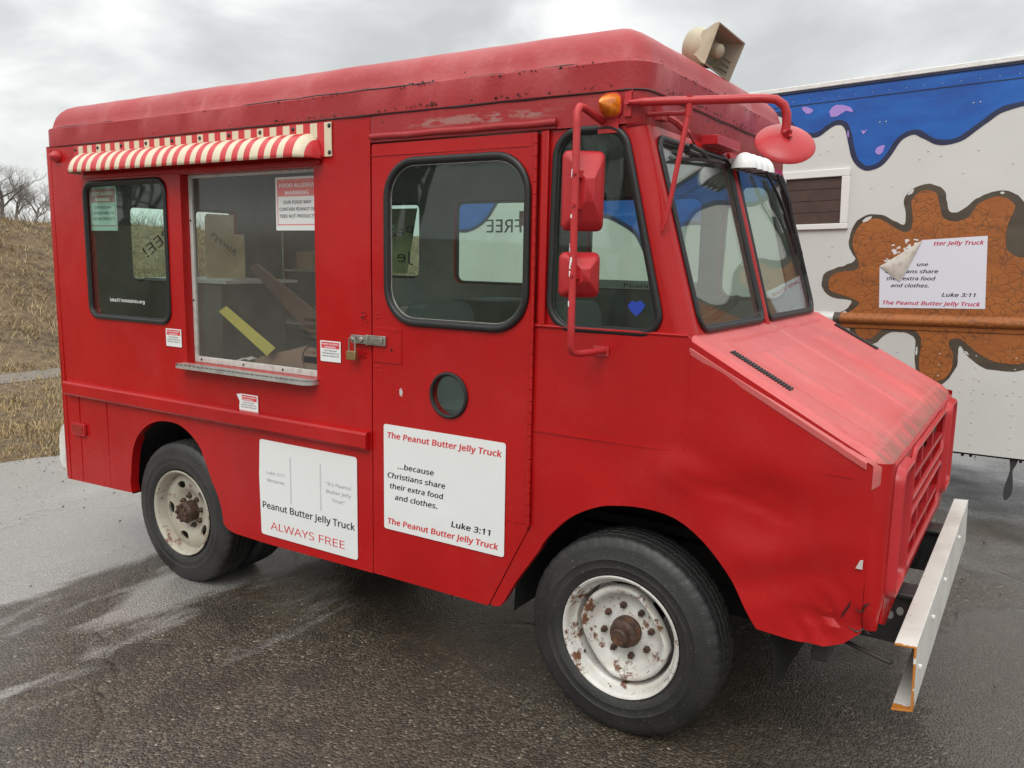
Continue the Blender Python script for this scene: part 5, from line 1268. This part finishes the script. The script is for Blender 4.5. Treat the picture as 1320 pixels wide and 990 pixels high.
# ================================================================== TRAILER
trailer = empty('cargo_trailer', (0, 3.6, 0), 'white box trailer painted with blue drips and a brown splat, parked behind the red truck', 'trailer', local=True, rot=(0, -R(1.5), -R(5.517)))
FT = lambda u, v, w: Vector((u, w, v))
def trw(t, p, tc):
    c = mixc(t, rmp(t, noise_(t, tc, 1.2, 6), [(.35, 0.), (.7, 1.)]), (.64, .64, .61), (.56, .56, .535)); t.links.new(c, p.inputs['Base Color'])
    b = nd(t, 'ShaderNodeBump', i_Distance=.004, i_Strength=.4); t.links.new(noise_(t, tc, 2.5, 2), b.inputs['Height']); t.links.new(b.outputs[0], p.inputs['Normal'])
TW = mat('off_white_aluminium_skin', rough=.42, build=trw)
def drippaint(c1, c2, crack=False):
    def f(t, p, tc):
        c = mixc(t, rmp(t, noise_(t, tc, 5, 7, vec=(.5, 1, 1.6)), [(.38, 0.), (.68, 1.)]), c1, c2)
        b = nd(t, 'ShaderNodeBump', i_Distance=.0014 if crack else .003, i_Strength=.7); h = noise_(t, tc, 14, 6)
        if crack:
            sc_ = nd(t, 'ShaderNodeTexNoise', i_Scale=9, i_Detail=3); t.links.new(tc.outputs['Object'], sc_.inputs[0])
            wv = nd(t, 'ShaderNodeMix', data_type='VECTOR'); wv.inputs[0].default_value = .10; t.links.new(tc.outputs['Object'], wv.inputs[4]); t.links.new(sc_.outputs['Color'], wv.inputs[5])
            v1 = nd(t, 'ShaderNodeTexVoronoi', feature='DISTANCE_TO_EDGE', i_Scale=21); t.links.new(wv.outputs[1], v1.inputs[0])
            cr = rmp(t, v1.outputs[0], [(.012, 1.), (.05, 0.)]); where = rmp(t, noise_(t, tc, 3.2, 3), [(.38, 0.), (.5, 1.)])
            cr = mth(t, 'MULTIPLY', cr, where)
            c = mixc(t, mth(t, 'MULTIPLY', cr, .8), c, (.12, .045, .015))
            h = mth(t, 'ADD', mth(t, 'MULTIPLY', h, .4), mth(t, 'MULTIPLY', mth(t, 'SUBTRACT', 1, rmp(t, v1.outputs[0], [(.0, 1.), (.16, 0.)])), where))
        t.links.new(c, p.inputs['Base Color']); t.links.new(h, b.inputs['Height']); t.links.new(b.outputs[0], p.inputs['Normal'])
    return f
BLUEP = mat('cobalt_blue_paint', rough=.38, build=drippaint((.008, .075, .34), (.010, .12, .46)))
NAVY = mat('navy_outline_paint', rough=.4, build=drippaint((.012, .016, .05), (.02, .03, .08)))
BROWN = mat('cracked_orange_brown_paint', rough=.6, build=drippaint((.36, .115, .022), (.28, .085, .018), True))
DKBR = mat('dark_brown_outline_paint', rough=.55, build=drippaint((.055, .042, .028), (.10, .08, .055)))
LILAC = mat('lilac_primer', (.38, .24, .62), .5)
TX0, TX1 = -5.2, 1.6; ZB, ZT = .50, 3.034
WINH = [(-1.66, 2.04), (-1.205, 2.04), (-1.205, 2.44), (-1.66, 2.44)]
panel('trailer_side', [(TX0, ZB), (TX1, ZB), (TX1, ZT-.02), (TX0, ZT-.02)], FT, [WINH], .03, .2, [TW, LINER], trailer, amp=.0004)
mb = MB(); mb.box((TX0, 2.25, ZB), (TX1, 2.28, ZT)); mb.box((TX0, .02, ZB), (TX0+.03, 2.25, ZT)); mb.box((TX1-.03, .03, ZB), (TX1, 2.25, ZT)); mb.box((TX0, .03, ZB), (TX1, 2.25, ZB+.05)); mb.build('trailer_shell', TW, trailer, bevel=.01)
mb = MB(); mb.box((TX0-.01, -.016, ZT-.012), (TX1+.01, 2.29, ZT+.022)); mb.build('trailer_roof', mat('white_roof_coating', (.72, .72, .69), .5, bump=(15, .01)), trailer, bevel=.005)
mb = MB(); mb.box((TX0, -.010, ZT-.030), (TX1, 0, ZT-.012)); mb.build('roof_edge_trim', NAVY, trailer, bevel=.002)
def stroke(pts, w0, w1=None, seed=0):
    rs = random.Random(seed); Lp, Rp = [], []
    for i, p in enumerate(pts):
        a = Vector(pts[max(0, i-1)]); b = Vector(pts[min(len(pts)-1, i+1)]); t = (b-a).normalized(); nn = Vector((-t.y, t.x)); w = w0*(1+.22*noise.noise(Vector((i*.25, seed, 0))))
        Lp.append(tuple(Vector(p)+nn*w)); Rp.append(tuple(Vector(p)-nn*w))
    mb = MB(); vs = [FT(u, v, -.0024) for u, v in Lp]+[FT(u, v, -.0024) for u, v in Rp]; n = len(Lp)
    vs += [FT(u, v, 0) for u, v in Lp]+[FT(u, v, 0) for u, v in Rp]
    mb.add(vs, [(i, i+1, n+i+1, n+i) for i in range(n-1)]+[(i, 2*n+i, 2*n+i+1, i+1) for i in range(n-1)]+[(n+i, n+i+1, 3*n+i+1, 3*n+i) for i in range(n-1)])
    return mb
drip = [(-5.2, 2.30), (-4.9, 2.12), (-4.6, 2.20), (-4.35, 2.45), (-4.1, 2.40), (-3.9, 2.15), (-3.65, 2.10), (-3.45, 2.28), (-3.291, 2.205), (-3.165, 2.175), (-2.942, 2.05), (-2.83, 1.88), (-2.74, 1.86), (-2.66, 2.0), (-2.50, 2.10), (-2.25, 2.115), (-2.085, 2.25), (-1.965, 2.40), (-1.88, 2.66), (-1.80, 2.84), (-1.725, 2.875), (-1.655, 2.806), (-1.599, 2.748), (-1.518, 2.704), (-1.44, 2.700), (-1.375, 2.742), (-1.315, 2.768), (-1.26, 2.755), (-1.228, 2.70), (-1.203, 2.60), (-1.175, 2.51), (-1.125, 2.452), (-1.077, 2.435), (-1.005, 2.457), (-.948, 2.52), (-.897, 2.602), (-.842, 2.642), (-.782, 2.650), (-.725, 2.616), (-.66, 2.577), (-.585, 2.566), (-.51, 2.582), (-.44, 2.63), (-.37, 2.681), (-.302, 2.73), (-.237, 2.75), (-.12, 2.76), (0, 2.70), (.12, 2.55), (.24, 2.47), (.36, 2.55), (.48, 2.68), (.62, 2.66), (.76, 2.5), (.9, 2.42), (1.04, 2.52), (1.2, 2.7), (1.4, 2.66), (1.6, 2.5)]
dp = smoothp(drip, 4)
mb = MB(); mb.prism(dp+[(1.6, ZT-.03), (-5.2, ZT-.03)], FT, 0, -.0015); mb.build('blue_drip_border', BLUEP, trailer, smooth=0)
stroke(dp, .017, seed=3).build('drip_outline', NAVY, trailer, smooth=0)
mb = MB(); mb.box((TX0, -.0045, 2.917), (TX1, 0, 2.922)); mb.build('upper_lap_seam', NAVY, trailer)
mb = MB(); mb.box((TX0, -.004, 2.9225), (TX1, -.0015, 2.932)); mb.build('seam_bead', BLUEP, trailer)
for nm, P in (('a', [(-1.566, 2.903), (-1.512, 2.896), (-1.483, 2.871), (-1.508, 2.852), (-1.543, 2.865)]), ('b', [(-1.363, 2.838), (-1.359, 2.869), (-1.315, 2.89), (-1.257, 2.879), (-1.207, 2.851), (-1.215, 2.827), (-1.254, 2.844), (-1.303, 2.815), (-1.354, 2.814)]), ('c', [(-1.037, 2.544), (-1.022, 2.574), (-.98, 2.583), (-.994, 2.534), (-1.017, 2.521)]), ('d', [(-1.14, 2.70), (-1.12, 2.69), (-1.10, 2.705), (-1.125, 2.67)]), ('e', [(-1.236, 2.70), (-1.230, 2.70), (-1.226, 2.66), (-1.234, 2.665)])):
    P2 = [(u+.006*noise.noise(Vector((u*50, v*50, 0))), v+.006*noise.noise(Vector((u*50, v*50, 9)))) for u, v in smoothp(P, 3, True)]
    mb = MB(); mb.prism(P2, FT, -.0015, -.0030); mb.build('lilac_paint_chip', LILAC, trailer, smooth=0)
# brown splat: dark outer shape, brown inner shape; white bites re-laid on top
top_out = [(-1.271, 1.388), (-1.192, 1.441), (-1.149, 1.51), (-1.282, 1.532), (-1.353, 1.591), (-1.36, 1.676), (-1.313, 1.727), (-1.185, 1.769), (-1.132, 1.81), (-1.177, 1.877), (-1.178, 1.992), (-1.115, 2.096), (-1.007, 2.116), (-.913, 2.08), (-.834, 2.037), (-.816, 2.084), (-.833, 2.203), (-.781, 2.278), (-.682, 2.302), (-.593, 2.259), (-.565, 2.173), (-.537, 2.103), (-.457, 2.13), (-.395, 2.187), (-.305, 2.227), (-.214, 2.228), (-.14, 2.18), (-.08, 2.08), (0, 2.02), (.09, 2.06), (.18, 2.18), (.30, 2.24), (.42, 2.16), (.46, 2.0), (.44, 1.88), (.52, 1.82), (.64, 1.78), (.68, 1.66), (.60, 1.56), (.48, 1.52)]
bot_out = [(.55, 1.30), (.50, 1.18), (.38, 1.10), (.26, 1.12), (.16, 1.2), (.05, 1.14), (-.077, 1.077), (-.197, 1.072), (-.28, 1.086), (-.368, 1.145), (-.42, 1.215), (-.437, 1.20), (-.439, 1.083), (-.501, .974), (-.58, .93), (-.66, .98), (-.702, 1.089), (-.709, 1.25), (-.787, 1.30), (-.893, 1.284), (-.965, 1.214), (-1.05, 1.20), (-1.13, 1.24), (-1.16, 1.33)]
outer = smoothp(top_out+[(.50, 1.42)]+bot_out, 4, True)
rough_e = lambda P, a, s: [(u+a*noise.noise(Vector((u*s, v*s, 0))), v+a*noise.noise(Vector((u*s, v*s, 9)))) for u, v in P]
mb = MB(); mb.prism(rough_e(outer, .006, 25), FT, 0, -.0014); mb.build('splat_outline', DKBR, trailer, smooth=0)
inn = inset(outer, .034)
ti = [(-1.236, 1.372), (-1.128, 1.451), (-1.097, 1.502), (-1.2, 1.546), (-1.302, 1.583), (-1.309, 1.668), (-1.246, 1.714), (-1.133, 1.727), (-1.109, 1.785), (-1.153, 1.876), (-1.153, 1.975), (-1.096, 2.063), (-1.005, 2.087), (-.925, 2.049), (-.845, 1.995), (-.785, 1.995), (-.770, 2.075), (-.786, 2.185), (-.745, 2.25), (-.682, 2.262), (-.628, 2.230), (-.608, 2.150), (-.578, 2.072), (-.508, 2.048), (-.43, 2.075), (-.378, 2.156), (-.289, 2.196), (-.224, 2.185), (-.17, 2.13), (-.20, 2.03), (-.208, 1.95), (-.205, 1.875), (-.17, 1.83), (-.10, 1.81), (-.02, 1.9), (.06, 1.99), (.16, 2.12), (.29, 2.19), (.38, 2.12), (.41, 1.99), (.40, 1.85), (.50, 1.78), (.60, 1.74), (.63, 1.66), (.56, 1.6), (.44, 1.56)]
bi = [(.46, 1.42), (.50, 1.30), (.46, 1.20), (.37, 1.14), (.27, 1.16), (.17, 1.25), (.04, 1.18), (-.081, 1.123), (-.175, 1.124), (-.258, 1.142), (-.345, 1.2), (-.42, 1.262), (-.477, 1.268), (-.500, 1.235), (-.466, 1.161), (-.475, 1.048), (-.523, .985), (-.59, .965), (-.65, 1.00), (-.675, 1.09), (-.672, 1.26), (-.74, 1.325), (-.85, 1.335), (-.93, 1.31), (-.99, 1.25), (-1.06, 1.24), (-1.10, 1.28), (-1.13, 1.35)]
mb = MB(); mb.prism(rough_e(smoothp(ti+bi, 3, True), .004, 30), FT, -.0014, -.0028); mb.build('brown_splat', BROWN, trailer, smooth=0)
mb = MB(); w1_ = smoothp([(-.934, 1.216), (-.90, 1.245), (-.86, 1.258), (-.784, 1.257), (-.743, 1.226), (-.745, 1.15), (-.749, 1.03), (-.85, 1.0), (-.97, 1.1)], 3, True)
# chips of bare white on the outline
for P in ([(-1.10, 2.072), (-1.075, 2.093), (-1.04, 2.103), (-1.045, 2.085), (-1.085, 2.062)], [(-.81, 2.235), (-.80, 2.262), (-.775, 2.272), (-.78, 2.25)], [(-.26, 2.222), (-.24, 2.224), (-.235, 2.212), (-.25, 2.21)], [(-.70, 1.15), (-.69, 1.15), (-.69, 1.20), (-.70, 1.19)], [(-.40, 1.19), (-.385, 1.185), (-.37, 1.165), (-.39, 1.172)], [(-1.21, 1.42), (-1.19, 1.435), (-1.175, 1.425), (-1.19, 1.41)], [(-.62, 1.55), (-.61, 1.56), (-.60, 1.55)]):
    mb.prism(rough_e(smoothp(P, 3, True), .004, 60), FT, -.0012, -.0033)
mb.build('bare_white_chip', TW, trailer, smooth=0)
# belt moulding: white where bare, brown over the splat
def mould(a, b, mtl, off=0):
    mb = MB(); sec = [(0, 1.425), (-.010, 1.422), (-.012, 1.412), (-.030, 1.402), (-.038, 1.385), (-.036, 1.366), (-.024, 1.352), (-.012, 1.344), (-.010, 1.318), (0, 1.314)]
    n = len(sec); N = max(2, int((b-a)/.06)); 
    for i in range(N+1):
        x = a+(b-a)*i/N; mb.v += [(x, y-off, z+off*.4) for y, z in sec]
    for i in range(N):
        for k in range(n-1): mb.f.append((i*n+k, i*n+k+1, (i+1)*n+k+1, (i+1)*n+k)); mb.m.append(0)
    mb.f += [tuple(range(n)), tuple(N*n+k for k in range(n))[::-1]]; mb.m += [0, 0]
    return mb.build('belt_moulding', mtl, trailer, smooth=50)
mould(TX0, -1.262, TW); mould(-1.2615, -1.215, DKBR, .0005); mould(-1.2145, .44, BROWN, .0005); mould(.4405, TX1, TW)
# window with brown slatted shutter
mb = MB()
for (a, b, c, e) in ((-1.70, 2.022, -1.197, 2.062), (-1.70, 2.392, -1.197, 2.446), (-1.252, 2.062, -1.197, 2.392), (-1.70, 2.062, -1.655, 2.392)): mb.box((a, -.022, b), (c, .0, e))
tw = mb.build('window', mat('white_window_frame', (.74, .73, .70), .4), trailer, bevel=.004)
for i in range(4):
    mb = MB(); z = 2.062+i*.0825; mb.box((-1.655, .004-.006, z+.001), (-1.252, .012, z+.081)); mb.build('shutter_slat', mat('brown_shutter', (.060, .034, .026), .55, var=(12, (.085, .05, .04), .4, .7)), tw, bevel=.002)
# trailer rivets
mb = MB(); rs = random.Random(12)
def trv(u, v, r=.0045):
    o = []
    for rr, ww in ((r, 0), (r*.8, -r*.55), (.0001, -r*.75)):
        for j in range(6): a = 2*PI*j/6; o.append(FT(u+rr*math.cos(a), v+rr*math.sin(a), ww-.0028))
    mb.add(o, [(k*6+j, k*6+(j+1) % 6, (k+1)*6+(j+1) % 6, (k+1)*6+j) for k in range(2) for j in range(6)])
for x in [TX0+.05+.11*i for i in range(61)]: trv(x, 2.947, .003)
for x0_ in (-.33, -.10, -.55, -.82, -1.35, -1.9, .35, .8, 1.3):
    for z in [.56+.075*i for i in range(9)]: trv(x0_+.004*rs.random(), z)
for x in [-.55+.07*i for i in range(14)]: trv(x, .915)
for x, z in ((-1.48, 2.60), (-1.42, 2.56), (-1.36, 2.58), (-1.05, 2.3), (-.75, 2.47), (-.70, 2.52), (-.62, 2.48), (-.40, 2.50), (-.48, 2.36), (-.92, 2.30), (-1.02, 2.74), (-.98, 2.74), (-.45, 2.80), (-.41, 2.80), (-.2, 2.4), (-1.34, 2.68), (-1.30, 1.9), (-1.32, 1.83), (-.4, 1.0), (-.3, 1.0)): trv(x, z, .005)
tag(mb.build('rivets', TW, trailer, smooth=60), kind='stuff')
# vinyl sign on the splat
tx0, tx1, tz0, tz1 = -.955, -.300, 1.465, 1.948; wd = tx1-tx0; ht = tz1-tz0
P = [(tx0, tz0), (tx1+.004, tz0+.008), (tx1-.012, tz1), (-.70, tz1-.018), (tx0-.012, tz0+.288)]
ts = MB(); ts.prism(P, FT, -.0030, -.0045); ts = ts.build('vinyl_sign', mat('bright_vinyl', (.70, .71, .78), .4), trailer, smooth=0)
def tl(t_, a, b, v, cap, m_, bold=.02, shear=.25):
    mb = MB(); put_text(mb, t_, FT, tx0+a*wd, tx0+b*wd, tz1-v*ht, cap, -.0049, bold=bold, shear=shear); mb.build('lettering', m_, ts, smooth=0, recalc=False)
RED3 = mat('crimson_ink', (.50, .03, .09), .5)
tl('tter Jelly Truck', .50, .955, .115, .032, RED3, .022); tl('use', .35, .455, .40, .028, INK, .018); tl('Christians share', .045, .555, .50, .030, INK, .018); tl('their extra food', .06, .535, .60, .030, INK, .018); tl('and clothes.', .105, .475, .70, .030, INK, .018); tl('Luke 3:11', .605, .915, .825, .031, INK, .018); tl('The Peanut Butter Jelly Truck', .035, .962, .95, .032, RED3, .022)
# peeled flap, curling forwards and down
mb = MB(); A = Vector((tx0-.012, tz0+.288)); Bp = Vector((-.70, tz1-.018)); nf = 10
C_ = Vector((-.825, 1.640))
for i in range(nf+1):
    t = i/nf
    for k in range(9):
        s_ = k/8; base = A.lerp(Bp, t); tip = A.lerp(C_, min(1, t*1.9)) if t < .53 else C_.lerp(Bp, (t-.53)/.47)
        p = base.lerp(tip, s_); lift = .013*math.sin(PI*min(1, s_*1.0))*math.sin(PI*t)**.6+.003
        mb.v.append(FT(p.x, p.y, -.0055-lift))
for i in range(nf):
    for k in range(8): mb.f.append((i*9+k, i*9+k+1, (i+1)*9+k+1, (i+1)*9+k)); mb.m.append(0)
mb.build('peeled_corner', mat('grey_adhesive_back', (.58, .54, .48), .6, var=(22, (.42, .33, .26), .5, .72)), ts, smooth=60, recalc=False)
mb = MB(); rs = random.Random(6)
for i in range(42):
    u = rs.uniform(-.93, -.70); v = 1.80+(u+.93)*.35+rs.uniform(.0, .11)-.02
    if v > 1.935: continue
    s_ = rs.uniform(.003, .016); n = 7; mb.prism([(u+s_*1.5*rs.uniform(.4, 1)*math.cos(2*PI*k/n), v+s_*.8*rs.uniform(.4, 1)*math.sin(2*PI*k/n)) for k in range(n)], FT, -.0028, -.0036)
tag(mb.build('adhesive_residue', WHITEV, trailer, smooth=0), kind='stuff')
# underside
mb = MB(); mb.box((TX0+.05, .02, ZB-.015), (TX1-.05, .07, ZB+.002)); mb.box((TX0+.1, .9, ZB-.12), (TX1-.1, .98, ZB-.001)); mb.box((TX0+.1, 1.4, ZB-.12), (TX1-.1, 1.48, ZB-.001))
for x in (-.372, -.322, -.03): mb.tube([(x, .03, ZB-.012), (x, .03, ZB-.030)], .010, 6)
mb.build('trailer_frame', DARK, trailer)
mb = MB(); mb.prism(smoothp([(-.094, .503), (-.046, .506), (-.055, .45), (-.073, .402), (-.066, .33), (-.066, .27), (-.078, .228), (-.100, .202), (-.112, .215), (-.116, .262), (-.104, .33), (-.090, .39), (-.088, .44)], 3, True), FT, .035, .050); mb.build('hanging_mud_flap', mat('dull_rubber', (.045, .045, .046), .5), trailer, smooth=30)
for x in (-3.6, -2.75):
    mb = MB(); S = Matrix.Translation((x, .22, .33)) @ Matrix.Rotation(PI/2, 4, 'X')
    mb.lathe([(.17, .07), (.20, .09), (.32, .095), (.34, .07), (.34, -.07), (.32, -.095), (.20, -.09), (.17, -.07)], 40, S); w_ = mb.build('trailer_wheel', TYRE, trailer, smooth=35)
    mb = MB(); mb.lathe([(0, .04), (.08, .04), (.12, .02), (.17, .05), (.185, .085)], 32, S); mb.build('rim', RIMW, w_, smooth=45)
mb = MB(); mb.tube([(-3.6, .2, .33), (-3.6, 2.1, .33)], .03, 8); mb.tube([(-2.75, .2, .33), (-2.75, 2.1, .33)], .03, 8); mb.box((-3.66, .30, .33), (-3.54, .38, .48)); mb.box((-2.81, .30, .33), (-2.69, .38, .48)); mb.build('trailer_axle', DARK, trailer)
for o in bpy.data.objects:
    for k in ('_base', '_local'):
        if k in o.keys(): del o[k]
